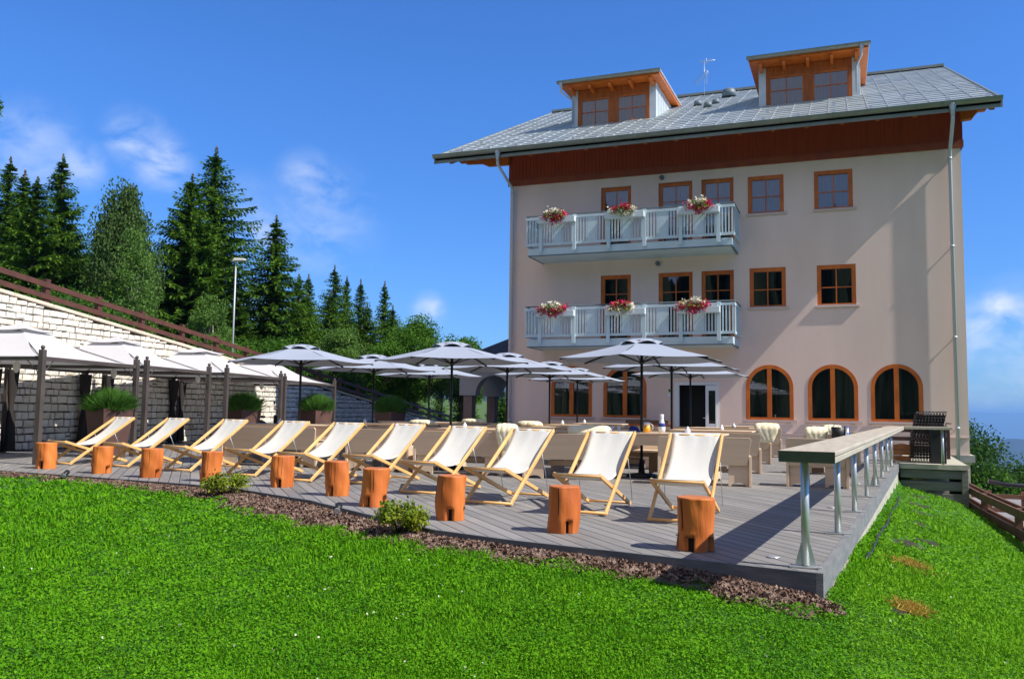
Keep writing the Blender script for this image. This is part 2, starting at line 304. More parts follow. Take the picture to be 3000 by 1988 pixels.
    def build(s, name, mats, parent=None, bevel=0., fix=True):
        me = bpy.data.meshes.new(name); me.from_pydata(s.v, [], s.f); me.polygons.foreach_set('material_index', s.mi); me.polygons.foreach_set('use_smooth', s.sm); me.update()
        if fix:
            import bmesh
            b = bmesh.new(); b.from_mesh(me); bmesh.ops.recalc_face_normals(b, faces=b.faces)
            if bevel: bmesh.ops.bevel(b, geom=list(b.edges), offset=bevel, segments=1, affect='EDGES', profile=.5, clamp_overlap=True)
            b.to_mesh(me); b.free()
        return mesh_obj(name, me, mats, parent)
def fast(name, V, F, mats, parent=None, tint=None, mi=None, smooth=False):
    """V (n,3), F (m,k) arrays -> object, tint per face"""
    me = bpy.data.meshes.new(name); k = F.shape[1]
    me.vertices.add(len(V)); me.vertices.foreach_set('co', V.astype(np.float32).ravel())
    me.loops.add(F.size); me.loops.foreach_set('vertex_index', F.astype(np.int32).ravel())
    me.polygons.add(len(F)); me.polygons.foreach_set('loop_start', np.arange(0, F.size, k, dtype=np.int32)); me.polygons.foreach_set('loop_total', np.full(len(F), k, dtype=np.int32))
    if mi is not None: me.polygons.foreach_set('material_index', mi.astype(np.int32))
    me.update(calc_edges=True); me.validate()
    if smooth: me.polygons.foreach_set('use_smooth', np.ones(len(F), bool))
    if tint is not None:
        a = me.attributes.new('tint', 'FLOAT', 'FACE'); a.data.foreach_set('value', tint.astype(np.float32))
    return mesh_obj(name, me, mats, parent)
def unit(v): return v/np.maximum(np.linalg.norm(v, axis=1, keepdims=True), 1e-9)
def leaves(P, size, aspect=.6, droop=0., Nn=None, nrm=None):
    """a rhombic leaf (quad) at each point of P, random orientation"""
    n = len(P); a = unit(nr.normal(size=(n, 3))); a[:, 2] -= droop; a = unit(a)
    if nrm is not None: b = unit(np.cross(a, nrm+.5*nr.normal(size=(n, 3))))
    else: b = unit(np.cross(a, nr.normal(size=(n, 3))))
    s = (size*nr.uniform(.6, 1.3, n))[:, None]
    V = np.stack([P-a*s*.5, P+b*s*aspect*.5, P+a*s*.5, P-b*s*aspect*.5], 1).reshape(-1, 3)
    return V, np.arange(4*n).reshape(n, 4)

# ------------------------------------------------------------------ terrain
EF = [(-40, 12), (-16, 10.75), (-12.75, 10.2), (-8.6, 9.75), (-7.55, 9.5), (-5.9, 8.75), (-4.35, 7.72), (-3.5, 7.18), (-2.66, 6.92), (-1.4, 6.68), (-.17, 6.44)]
EX = np.array([p[0] for p in EF]); EY = np.array([p[1] for p in EF])
def yf(x): return np.interp(x, EX, EY)
def xe(y): return -.17 + .088*(y-6.44)
def sstep(a, b, x): t = np.clip((x-a)/(b-a), 0, 1); return t*t*(3-2*t)
def ground(x, y):
    x = np.asarray(x, float); y = np.asarray(y, float)
    zf = np.interp(x, [-40, -13, -8, -5, -2.6, -1.1, -.6, -.17, .2], [-.04, -.04, -.05, -.055, -.062, -.085, -.12, -.165, -.18])
    front = zf - .066*np.maximum(yf(x)-y, 0)
    side = -.175 - .0215*(y-6.44)
    dx = x - xe(y)
    w = sstep(-.6, .3, dx)
    base = front*(1-w) + np.where(y > 6.44, side, np.minimum(front, side+0.0*y))*w
    base = np.where((y <= 6.44), front, base)
    d = np.maximum(dx, 0); fall = .12*d + .10*d*d
    fall = np.where(d > 2.3, .12*2.3+.10*5.29+.6*(d-2.3), fall)
    fall = fall + .3*np.maximum(y-21, 0)*sstep(.2, .8, dx) + .05*sstep(8, 12, y)*(1-sstep(.0, .5, dx))*(d > 0)
    fall = fall*sstep(-4, 9, y) + .06*d*(1-sstep(-4, 9, y))
    z = base - fall
    z = np.maximum(z, -2.6 - .035*np.maximum(x-5, 0))
    # under the deck and the yard behind it
    inside = (x < xe(y)) & (y > yf(x)) 
    z = np.where(inside, -.30, z)
    # valley far away
    z = z - sstep(43, 80, y)*14*sstep(-8, 2, x); z = z - sstep(60, 400, np.hypot(x, y))*90 - sstep(300, 5000, np.hypot(x, y))*520
    return z
def grid(name, xs, ys, fn, mt, **k):
    X, Y = np.meshgrid(xs, ys); V = np.stack([X.ravel(), Y.ravel(), fn(X, Y).ravel()], 1); nx = len(xs)
    i, j = np.meshgrid(np.arange(nx-1), np.arange(len(ys)-1)); a = (j*nx+i).ravel(); F = np.stack([a, a+1, a+nx+1, a+nx], 1)
    return fast(name, V, F, mt, smooth=True, **k)
def expand(a, b, step, far, n=26):
    core = np.arange(a, b, step); t = np.geomspace(1, far, n)
    return np.concatenate([a-t[::-1]*step, core, b+t*step])
tag(grid('ground', expand(-16, 6, .12, 60000), expand(-3, 30, .12, 60000), ground, 'lawn'), kind='structure')

# deck ------------------------------------------------------------
LF = [p for p in EF if p[0] >= -16]
YB = 26.9
deckpoly = LF + [(float(xe(21.9)), 21.9), (1.2, YB), (-16.2, YB)]
mb = MB(); n = len(deckpoly); mb.add([(x, y, 0) for x, y in deckpoly], [tuple(range(n))]); deck = mb.build('deck', 'deck', fix=False); tag(deck, kind='structure')
# yard paving left of/behind the deck up to the stone wall and past the house
mb = MB(); mb.add([(-40, 9, -.012), (-15.9, 9, -.012), (-15.9, 27, -.012), (-10.5, 27, -.012), (-10.5, 60, -.05), (-50, 60, -.05)], [(0, 1, 2, 3, 4, 5)]); 
tag(mb.build('yard', 'asphalt', fix=False), kind='structure')
mb = MB()
for (x0, y0), (x1, y1) in zip(LF[:-1], LF[1:]):
    d = Vector((x1-x0, y1-y0, 0)).normalized(); nn = Vector((d.y, -d.x, 0))*.03
    e = Vector((x0, y0, 0)); f = Vector((x1, y1, 0))
    mb.add([e+Vector((0, 0, .003)), f+Vector((0, 0, .003)), f+nn+Vector((0, 0, .003)), e+nn+Vector((0, 0, .003)), e+nn-Vector((0, 0, .24)), f+nn-Vector((0, 0, .24))], [(0, 1, 2, 3), (3, 2, 5, 4)])
tag(mb.build('deck_edge', 'fascia', fix=False), kind='structure')
x0, y0 = LF[-1]; x1, y1 = float(xe(21.9)), 21.9
dv = Vector((x1-x0, y1-y0, 0)).normalized(); nv = Vector((dv.y, -dv.x, 0))
def sidebox(off0, off1, z0, z1, name, m_, ex=0):
    mb = MB(); a = Vector((x0, y0, 0))-dv*ex; b = Vector((x1, y1, 0))
    P = [a+nv*off0, a+nv*off1, b+nv*off1, b+nv*off0]
    mb.prism([(p.x, p.y) for p in P], z0, z1); o = mb.build(name, m_); tag(o, kind='structure'); return o
sidebox(-.012, .035, -.175, .006, 'deck_side_board', 'fascia_s', .033)
sidebox(-.04, .015, -1.2, -.175, 'deck_wall', 'conc')

# lawn blades -------------------------------------------------------
def scatter_lawn(n, rmin, rmax, power):
    u = nr.uniform(size=n); e = 1-power
    r = (rmin**e + u*(rmax**e-rmin**e))**(1/e)
    th = nr.uniform(R(-60), R(20), n)
    x = r*np.sin(th); y = r*np.cos(th); return x, y
def bedwidth(x): return np.interp(x, [-14, -12, -10.2, -9, -7.4, -6.2, -4.6, -3.8, -2.4, -1.3, -.9, -.55, -.27, 0], [.08, .15, .2, .40, .5, .82, .62, .42, .36, .32, .38, .46, .46, .34])
def in_lawn(x, y):
    wob = .07*np.sin(x*7.1)+.05*np.sin(x*17.3+2)
    front = (y < yf(x)-bedwidth(x)-wob) & (x < .1)
    right = (x > xe(np.maximum(y, 6.44))+.05) & (y > -50)
    near = ((x >= -.15) & (y < 5.98+.04*np.sin(x*19))) | (x >= .06+.04*np.sin(y*13))
    return (front | right | near) & (x < 6)
def blades(name, n, rmin, rmax, power, hgt, wid, mt, keep=None, lean=.6):
    x, y = scatter_lawn(n, rmin, rmax, power); k = in_lawn(x, y)
    if keep is not None: k &= keep(x, y)
    x, y = x[k], y[k]; z = ground(x, y); nn = len(x); P = np.stack([x, y, z], 1)
    d = np.hypot(x, y); a = nr.uniform(0, 2*np.pi, nn); s = np.clip(d/6., .75, 2.3)
    clump = .75+.5*(np.sin(x*5.3+np.sin(y*4.1))*np.sin(y*6.7+np.sin(x*3.3)))*.5+.25*np.sin(x*1.3+y*.9)
    h = hgt*nr.uniform(.45, 1.15, nn)*clump*np.clip(s, .9, 1.35); w = wid*nr.uniform(.6, 1.3, nn)*s
    t = np.stack([np.cos(a), np.sin(a), np.zeros(nn)], 1); l = np.stack([-np.sin(a), np.cos(a), np.zeros(nn)], 1)*(lean*h*nr.uniform(-.2, 1.6, nn))[:, None]
    upv = np.array([0, 0, 1.])*h[:, None]
    V = np.stack([P-t*w[:, None]*.35, P+t*w[:, None]*.35, P+l*.55+upv*.62+t*w[:, None]*.5, P+l+upv, P+l*.55+upv*.62-t*w[:, None]*.5], 1).reshape(-1, 3)
    F = np.arange(5*nn).reshape(nn, 5)
    tint = np.clip(nr.beta(1.2, 3.2, nn)*1.0 + .34*(x > xe(np.maximum(y, 6.44))+.2), 0, 1)
    return x, y, V, F, tint
HOLES = [((1.43, 19.4), .2), ((1.26, 17.0), .2), ((1.2, 15.3), .2), ((1.0, 13.4), .15), ((.66, 10.8), .2), ((.95, 11.5), .14), ((.36, 6.62), .08)]
DRY = [((.6, 9.05), .24), ((.45, 6.8), .17)]
def not_hole(x, y):
    k = np.ones(len(x), bool)
    for (hx, hy), r_ in HOLES: k &= ((x-hx)**2/(1.0*r_)**2+(y-hy)**2/(1.6*r_)**2 > 1+.4*np.sin(x*40))
    for (hx, hy), r_ in DRY: k &= ((x-hx)**2/(.8*r_)**2+(y-hy)**2/(1.3*r_)**2 > .8+.5*np.sin(x*35+y*20)) | (nr.uniform(size=len(x)) < .5) | (nr.uniform(size=len(x)) < .3)
    return k
_, _, V, F, t = blades('g', 560000, 1.6, 34, 1.7, .046, .0085, 'grass', not_hole)
tag(fast('grass', V, F, 'grass', tint=t), kind='stuff')
def clover(n):
    x, y = scatter_lawn(n, 1.4, 30, 1.7); k = in_lawn(x, y) & not_hole(x, y); x, y = x[k], y[k]; nn = len(x); d = np.hypot(x, y); s = np.clip(d/6., .75, 2.2)
    cl = .5+.5*np.sin(x*4.3+np.sin(y*3.1)*2)*np.sin(y*5.1+x*1.7)
    P = np.stack([x, y, ground(x, y)+(.012+.030*cl)*nr.uniform(.6, 1.25, nn)], 1); nm = np.array([0, 0, 1.])+.55*nr.normal(size=(nn, 3)); nm = unit(nm)
    a = unit(np.cross(nm, nr.normal(size=(nn, 3)))); b = np.cross(nm, a); q = (.0105*s*nr.uniform(.6, 1.25, nn))[:, None]
    V = np.stack([P-a*q, P-a*q*.1+b*q*.8, P+a*q, P-a*q*.1-b*q*.8], 1).reshape(-1, 3)
    return V, np.arange(4*nn).reshape(nn, 4), np.clip(nr.beta(1.1, 3.5, nn)+.25*(x > xe(np.maximum(y, 6.44))+.2), 0, 1)
V, F, t = clover(650000); tag(fast('clover', V, F, 'clover', tint=t), kind='stuff')
V2 = []; F2 = []
for (hx, hy), r_ in DRY:
    nn = 700; a = nr.uniform(0, 2*np.pi, nn); q = np.abs(nr.normal(size=nn))*.5; x = hx+.95*r_*q*np.cos(a); y = hy+1.5*r_*q*np.sin(a); z = ground(x, y)
    P = np.stack([x, y, z+.035], 1); v, f = leaves(P, .075, .12); V2.append(v); F2.append(f+sum(len(q_) for q_ in V2[:-1]))
tag(fast('dry_grass', np.concatenate(V2), np.concatenate(F2), 'grassdry', tint=nr.uniform(size=sum(len(f) for f in F2))), kind='stuff')
for i_, ((hx, hy), r_) in enumerate(HOLES):
    V_ = [(hx, hy, float(ground(hx, hy))+.012)]; 
    for q_ in (.5, 1):
        for k in range(18): a_ = k*math.pi/9; rr_ = r_*q_*(1+.25*math.sin(a_*3+i_)); x_, y_ = hx+.95*rr_*math.cos(a_), hy+1.5*rr_*math.sin(a_); V_.append((x_, y_, float(ground(x_, y_))+(.012 if q_ < 1 else .004)))
    mb = MB(); mb.add(V_, [(0, 1+k, 1+(k+1) % 18) for k in range(18)]+[(1+k, 19+k, 19+(k+1) % 18, 1+(k+1) % 18) for k in range(18)]); tag(mb.build('bare_soil', 'earth', fix=False), kind='structure')
# clover flowers
x, y = scatter_lawn(420, 2, 12, 1.5); k = in_lawn(x, y) & (nr.uniform(size=len(x)) < .5+.5*np.sin(x*1.7)); x, y = x[k], y[k]
P = np.stack([x, y, ground(x, y)+.05], 1); v, f = leaves(np.repeat(P, 3, 0)+nr.normal(size=(3*len(P), 3))*.004, .012, .9)
tag(fast('clover_flowers', v, f, 'petal_w'), kind='stuff')
# bark mulch
def chips(n):
    x = nr.uniform(-13.5, .1, n); u = nr.uniform(size=n); wob = .1*np.sin(x*7.1)+.06*np.sin(x*17.3+2)
    y = yf(np.minimum(x, -.17)) - .01 - u*(bedwidth(x)+wob+.12)
    corner = (x > -.17)
    y = np.where(corner, 6.35-u*.36, y); k = (~corner) | (x < -.04+.04*np.sin(u*20)); x, y = x[k], y[k]; u = u[k]
    z = ground(x, y)+.018+.022*np.sin(u*3.1)*nr.uniform(.3, 1, len(x)); return np.stack([x, y, z], 1)
P = chips(22000); n = len(P); v, f = leaves(P, .042, .55, 0, nrm=np.tile([0, 0, 1.], (n, 1)))
v2, f2 = v+np.array([0, 0, -.006]), f+len(v)
tag(fast('bark_mulch', np.concatenate([v, v2]), np.concatenate([f, f2]), 'chip'), kind='stuff')
def bed():
    xs = np.linspace(-14, -.18, 140); V = []; 
    for x in xs:
        yt = float(yf(min(x, -.17)))-.0; w_ = float(bedwidth(x))+.16
        if x > -.17: yt = 6.42; w_ = .40
        for t_ in np.linspace(0, 1, 5):
            y_ = yt-t_*w_; V.append((x, y_, float(ground(x, y_))+.012+.012*math.sin(t_*math.pi)))
    F = np.array([[i*5+j, i*5+j+1, (i+1)*5+j+1, (i+1)*5+j] for i in range(139) for j in range(4)])
    return fast('bark_bed', np.array(V), F, 'soil', smooth=True)
tag(bed(), kind='structure')

# ------------------------------------------------------------------ hotel
FY = 27.0; XL, XR = -10.56, 3.32; ZT = 8.8
def rz_(y): return 9.62 + .46*(y-25.5)
hotel = empty('hotel_building', (XL, FY, -2), 0, 'tall pinkish hotel with orange wooden windows, two balconies and a grey sheet roof', 'hotel')
hotel.matrix_world = Matrix.Identity(4)   # parts are modelled in world coordinates; origin at the scene origin
RW = [(-7.34, -6.32, 6.32, 8.5), (-5.42, -4.33, 6.32, 8.5), (-4.05, -3.05, 6.32, 8.5), (-2.62, -1.55, 7.27, 8.46), (-.67, .42, 7.27, 8.46),
      (-7.33, -6.32, 3.36, 5.56), (-5.42, -4.33, 3.36, 5.56), (-4.06, -3.06, 3.36, 5.56), (-2.59, -1.52, 4.35, 5.575), (-.63, .46, 4.35, 5.575)]
AW = [(-9.01, -7.6), (-7.22, -5.8), (-2.73, -1.34), (-.93, .46), (.8, 2.18)]
AZ0, AZ1 = .93, 2.59
DOOR = (-4.92, -3.54, 0, 2.06)
holes = RW + [(a, b, AZ0, AZ1) for a, b in AW] + [DOOR]
xs = sorted({XL, XR} | {h[0] for h in holes} | {h[1] for h in holes}); zs = sorted({-3.2, 0., .53, ZT} | {h[2] for h in holes} | {h[3] for h in holes})
mb = MB(); RV = .16
for i in range(len(xs)-1):
    for j in range(len(zs)-1):
        cx, cz = (xs[i]+xs[i+1])/2, (zs[j]+zs[j+1])/2
        if any(h[0] < cx < h[1] and h[2] < cz < h[3] for h in holes): continue
        mb.add([(xs[i], FY, zs[j]), (xs[i+1], FY, zs[j]), (xs[i+1], FY, zs[j+1]), (xs[i], FY, zs[j+1])], [(0, 1, 2, 3)])
for x0_, x1_, z0_, z1_ in RW + [DOOR]:
    a, b, c, d = (x0_, z0_), (x1_, z0_), (x1_, z1_), (x0_, z1_)
    for p, q in ((a, b), (b, c), (c, d), (d, a)): mb.add([(p[0], FY, p[1]), (q[0], FY, q[1]), (q[0], FY+RV, q[1]), (p[0], FY+RV, p[1])], [(0, 1, 2, 3)])
def archpts(x0_, x1_, z0_, z1_, n=20):
    r_ = (x1_-x0_)/2; c = (x0_+x1_)/2; zc = z1_-r_
    return [(c-r_*math.cos(math.pi*k/n), zc+r_*math.sin(math.pi*k/n)) for k in range(n+1)]
for x0_, x1_ in AW:
    ap = archpts(x0_, x1_, AZ0, AZ1); h = len(ap)//2
    mb.add([(p[0], FY, p[1]) for p in ap[:h+1]]+[(x0_, FY, AZ1)], [tuple(range(h+2))])
    mb.add([(p[0], FY, p[1]) for p in ap[h:]]+[(x1_, FY, AZ1)], [tuple(range(len(ap)-h+1))])
    loop = [(x0_, AZ0)]+ap+[(x1_, AZ0)]
    for p, q in zip(loop, loop[1:]+loop[:1]): mb.add([(p[0], FY, p[1]), (q[0], FY, q[1]), (q[0], FY+RV, q[1]), (p[0], FY+RV, p[1])], [(0, 1, 2, 3)])
YBK = 50.5
mb.add([(XR, FY, -3.2), (XR, YBK, -3.2), (XR, YBK, rz_(27)-.3), (XR, 38.8, rz_(38)-.3), (XR, FY, ZT)], [(0, 1, 2, 3, 4)])
mb.add([(XL, FY, -3.2), (XL, FY, ZT), (XL, 38.8, rz_(38)-.3), (XL, YBK, rz_(27)-.3), (XL, YBK, -3.2)], [(0, 1, 2, 3, 4)])
mb.add([(XL, YBK, -3.2), (XR, YBK, -3.2), (XR, YBK, rz_(27)-.3), (XL, YBK, rz_(27)-.3)], [(0, 1, 2, 3)])
mb.build('wall', 'plaster', hotel, fix=False)
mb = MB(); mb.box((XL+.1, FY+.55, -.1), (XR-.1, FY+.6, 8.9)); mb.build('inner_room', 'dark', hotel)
mb = MB(); mb.box((-3.5, FY-.03, .49), (XR+.002, FY+.0, .53)).box((-10.57, FY-.03, .49), (-4.95, FY, .53)); mb.build('string_course', 'plaster_trim', hotel)
mb = MB(); mb.box((2.4, FY-.09, -.17), (XR+.001, FY-.001, .03)).box((XR+.001, FY-.09, -.17), (XR+.12, FY+12, .03)); mb.build('ledge', 'plinth', hotel)
def win_rect(x0_, x1_, z0_, z1_, bars=True, sill=True, cur='curtain', fw=.12):
    y0_, y1_ = FY+.02, FY+.10
    if z0_ < 7 and z1_ > 8: y0_, y1_ = FY+.10, FY+.155
    elif not sill: y0_, y1_ = FY+.07, FY+.15
    mb = MB(); mb.box((x0_, y0_, z0_), (x0_+fw, y1_, z1_)).box((x1_-fw, y0_, z0_), (x1_, y1_, z1_)).box((x0_+fw, y0_+.002, z1_-fw), (x1_-fw, y1_, z1_)).box((x0_+fw, y0_+.002, z0_), (x1_-fw, y1_, z0_+fw*.55))
    cx = (x0_+x1_)/2; mb.box((cx-.016, y0_+.03, z0_+fw*.55), (cx+.016, y1_-.005, z1_-fw))
    zz = [z0_+.5*(z1_-fw-z0_)] if z1_-z0_ < 1.5 else [z1_-.62, z1_-1.15]
    for z_ in zz: mb.box((x0_+fw, y0_+.034, z_-.014), (cx-.016, y1_-.008, z_+.014)).box((cx+.016, y0_+.034, z_-.014), (x1_-fw, y1_-.008, z_+.014))
    w_ = mb.build('window', 'wood_or', hotel)
    mb = MB(); yg = y1_-.02; mb.add([(x0_+fw, yg, z0_+.04), (x1_-fw, yg, z0_+.04), (x1_-fw, yg, z1_-fw), (x0_+fw, yg, z1_-fw)], [(0, 1, 2, 3)]); mb.build('pane', 'glass', w_, fix=False)
    curtain(x0_+.02, x1_-.02, z0_+.03, z1_-.03, FY+.26, cur, w_)
    if sill:
        mb = MB(); mb.box((x0_-.06, FY-.055, z0_-.055), (x1_+.09, FY+.02, z0_-.002)); mb.build('sill', 'plaster_trim', w_)
        mb = MB(); mb.box((x0_+.02, FY-.02, z0_), (x1_-.02, FY+.02, z0_+.018)); mb.build('drip_sheet', 'pipe', w_)
    return w_
def curtain(x0_, x1_, z0_, z1_, y_, mt, par):
    n = max(10, int((x1_-x0_)/.022)); V = []; 
    for i in range(n+1):
        x = x0_+(x1_-x0_)*i/n; d = .02*math.sin(i*1.25+.6*math.sin(i*.37)); V += [(x, y_+d, z0_), (x+.008*math.sin(i*.9), y_+d*.5, z1_)]
    mb = MB(); mb.add(V, [(2*i, 2*i+2, 2*i+3, 2*i+1) for i in range(n)], True); mb.build('curtain', mt, par, fix=False)
for i, wv in enumerate(RW):
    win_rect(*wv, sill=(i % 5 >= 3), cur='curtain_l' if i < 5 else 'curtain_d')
for x0_, x1_ in AW:
    fw = .11; y0_, y1_ = FY-.012, FY+.09; o_ = archpts(x0_, x1_, AZ0, AZ1, 24); i_ = archpts(x0_+fw, x1_-fw, AZ0, AZ1-fw, 24)
    O = [(x0_, AZ0)]+o_+[(x1_, AZ0)]; I = [(x0_+fw, AZ0)]+i_+[(x1_-fw, AZ0)]
    mb = MB(); n = len(O); vs = [(p[0], y0_, p[1]) for p in O]+[(p[0], y0_, p[1]) for p in I]+[(p[0], y1_, p[1]) for p in O]+[(p[0], y1_, p[1]) for p in I]
    fs = []
    for k in range(n-1): fs += [(k, k+1, n+k+1, n+k), (n+k, n+k+1, 3*n+k+1, 3*n+k), (k, 2*n+k, 2*n+k+1, k+1)]
    mb.add(vs, fs); c = (x0_+x1_)/2; mb.box((c-.065, y0_+.004, AZ0+.07), (c+.065, y1_, AZ1-fw-.002)); mb.box((x0_+fw, y0_+.003, AZ0), (x1_-fw, y1_, AZ0+.07))
    w_ = mb.build('arched_window', 'wood_or', hotel)
    mb = MB(); mb.add([(p[0], FY+.05, p[1]) for p in I], [tuple(range(n))]); mb.build('pane', 'glass', w_, fix=False)
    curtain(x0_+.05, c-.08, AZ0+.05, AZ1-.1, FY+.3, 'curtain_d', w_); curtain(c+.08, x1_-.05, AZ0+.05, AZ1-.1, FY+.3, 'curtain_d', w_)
    mb = MB(); mb.box((x0_-.09, FY-.06, AZ0-.065), (x1_+.09, FY-.013, AZ0-.004)); mb.build('sill', 'plaster_trim', w_)
# door
x0_, x1_, _, z1_ = DOOR
mb = MB(); mb.box((x0_, FY-.02, 0), (x0_+.15, FY+.12, z1_)).box((x1_-.06, FY-.02, 0), (x1_, FY+.12, z1_)).box((x0_+.15, FY-.018, z1_-.09), (x1_-.06, FY+.12, z1_)); dr = mb.build('door', 'white', hotel)
mb = MB(); a, b = -3.94, -3.6; yy = FY-.05; mb.box((a, yy, .05), (a+.09, yy+.045, 1.96)).box((b-.04, yy, .05), (b, yy+.045, 1.96)).box((a+.09, yy+.002, 1.8), (b-.04, yy+.045, 1.96)).box((a+.09, yy+.002, .62), (b-.04, yy+.045, .78)).box((a+.09, yy+.002, .05), (b-.04, yy+.045, .16))
lf = mb.build('door_leaf', 'white', dr); 
mb = MB(); mb.add([(a+.09, yy+.02, .78), (b-.04, yy+.02, .78), (b-.04, yy+.02, 1.8), (a+.09, yy+.02, 1.8)], [(0, 1, 2, 3)]); mb.build('pane', 'glass', dr, fix=False)
mb = MB(); mb.tube([(a+.04, yy-.02, .95), (a-.08, yy-.05, .95)], .012, 6); mb.build('handle', 'chrome', dr)
# cladding
mb = MB(); mb.box((XL-.05, FY-.05, 9.02), (XR+.05, FY-.001, rz_(27)-.27)); mb.build('board_cladding', 'band', hotel)
mb = MB()
for k in range(108):
    x = XL-.05+(XR-XL+.1)*k/108; mb.box((x+.118, FY-.062, 9.02), (x+.130, FY-.051, rz_(26.94)-.29))
mb.build('board_battens', 'band', hotel)
mb = MB(); mb.box((XL-.07, FY-.07, 8.8), (XR+.07, FY-.001, 9.02)); mb.build('trim_board', 'band_trim', hotel)
mb = MB(); mb.add([(XR+.05, FY-.05, 8.8), (XR+.05, 31, 8.8), (XR+.05, 38, 13), (XR+.05, 38, rz_(38)-.3), (XR+.05, FY-.05, rz_(27)-.3)], [(0, 1, 2, 3, 4)]); mb.build('gable_cladding', 'band', hotel, fix=False)
# roof
RXL, RXR, RY0, RYR = -12.72, 4.12, 25.5, 38.0
mb = MB(); th = .09
for (xa, xb) in ((RXL, RXR),):
    for (ya, yb, za, zb) in ((RY0, RYR, rz_(RY0), rz_(RYR)), (RYR, 50.8, rz_(RYR), rz_(RYR)-.46*12.8)):
        mb.add([(xa, ya, za-.03), (xb, ya, za-.03), (xb, yb, zb-.03), (xa, yb, zb-.03), (xa, ya, za-th-.03), (xb, ya, za-th-.03), (xb, yb, zb-th-.03), (xa, yb, zb-th-.03)],
               [(0, 1, 2, 3), (4, 7, 6, 5), (0, 4, 5, 1), (1, 5, 6, 2), (3, 2, 6, 7), (0, 3, 7, 4)])
roof = mb.build('roof', 'tile', hotel)
mb = MB(); sn, cs = .46/math.hypot(1, .46), 1/math.hypot(1, .46)
ntx, nty = 31, 25; tw = (RXR-RXL)/ntx; tl = 12.5/nty; D1 = (-9.5, -6.15, 30.4); D2 = (-2.6, .85, 30.25)
for j in range(nty):
    for i in range(ntx):
        xa, xb = RXL+i*tw, RXL+(i+1)*tw; ya, yb = RY0+j*tl, RY0+(j+1)*tl
        if i > 0: pass
        j1, j2 = .012*nr.normal(), .004*nr.normal(); zl = .035+j2; zu = .004
        g = .012
        vs = [(xa+g, ya, rz_(ya)+zl), (xb-g, ya, rz_(ya)+zl), (xb-g, yb+.03, rz_(yb+.03)+zu), (xa+g, yb+.03, rz_(yb+.03)+zu), (xa+g, ya+.01, rz_(ya)-.01), (xb-g, ya+.01, rz_(ya)-.01)]
        mb.add(vs, [(0, 1, 2, 3), (4, 5, 1, 0)])
        mb.box((xa-.008, ya-.004, rz_(ya)), (xa+.02, ya+.02, rz_(ya)+.05))
    # standing seams
for i in range(ntx+1):
    xa = RXL+i*tw; mb.bar((xa, RY0, rz_(RY0)+.012), (xa, RYR, rz_(RYR)+.012), .022, .045)
mb.build('roof_sheets', 'tile', roof, fix=True)
mb = MB()
for k in range(17):
    for row in (26.2, 27.9):
        x = RXL+.6+k*1.0
        if row > 27 and (k % 2): continue
        mb.box((x, row, rz_(row)+.02), (x+.10, row+.03, rz_(row)+.13))
mb.build('snow_guard', 'tile', roof)
mb = MB(); mb.bar((RXL-.02, RYR, rz_(RYR)+.05), (RXR+.02, RYR, rz_(RYR)+.05), .34, .10); mb.build('ridge_cap', 'gutter', roof)
for x, nm in ((RXL, 'verge_board'), (RXR, 'verge_board')):
    mb = MB(); sgn = 1 if x > 0 else -1
    for (ya, yb, za, zb) in ((RY0-.02, RYR, rz_(RY0), rz_(RYR)), (RYR, 50.8, rz_(RYR), rz_(RYR)-.46*12.8)):
        mb.add([(x, ya, za+.05), (x+.05*sgn, ya, za+.05), (x+.05*sgn, ya, za-.24), (x, ya, za-.24), (x, yb, zb+.05), (x+.05*sgn, yb, zb+.05), (x+.05*sgn, yb, zb-.24), (x, yb, zb-.24)],
               [(0, 1, 2, 3), (4, 7, 6, 5), (0, 4, 5, 1), (1, 5, 6, 2), (2, 6, 7, 3), (3, 7, 4, 0)])
    mb.build(nm, 'gutter', roof)
# soffit boards + rafters + purlins
mb = MB(); mb.add([(RXL+.02, 25.56, rz_(25.56)-.125), (RXR-.02, 25.56, rz_(25.56)-.125), (RXR-.02, 38, rz_(38)-.125), (RXL+.02, 38, rz_(38)-.125),
                   (RXL+.02, 25.56, rz_(25.56)-.155), (RXR-.02, 25.56, rz_(25.56)-.155), (RXR-.02, 38, rz_(38)-.155), (RXL+.02, 38, rz_(38)-.155)],
                  [(0, 1, 2, 3), (4, 7, 6, 5), (0, 4, 5, 1), (1, 5, 6, 2), (3, 2, 6, 7), (0, 3, 7, 4)]); mb.build('soffit', 'wood_dor', roof)
for k in range(18):
    x = RXL+.45+k*.955
    mb = MB(); mb.bar((x, 25.75, rz_(25.75)-.235), (x, 31.5 if (x < XL or x > XR) else 26.98, rz_(31.5 if (x < XL or x > XR) else 26.98)-.235), .11, .16); mb.build('rafter', 'wood_dor', hotel)
for yy_, zz_ in ((26.88, rz_(26.88)-.44), (31.8, rz_(31.8)-.44), (38, rz_(38)-.46)):
    for xa, xb, sg in ((XR, RXR-.12, 1), (XL, RXL+.25, -1)):
        pr = [(0, .13), (abs(xb-xa), .13), (abs(xb-xa), .02), (abs(xb-xa)-.05, -.04), (abs(xb-xa)-.22, -.04), (abs(xb-xa)-.28, -.10), (abs(xb-xa)*.55, -.13), (abs(xb-xa)*.42, -.25), (0, -.27)]
        mb = MB(); mb.prism([(xa+sg*p, zz_+z) for p, z in pr], yy_-.1, yy_+.1, 'y'); mb.build('purlin_end', 'wood_dor', hotel)
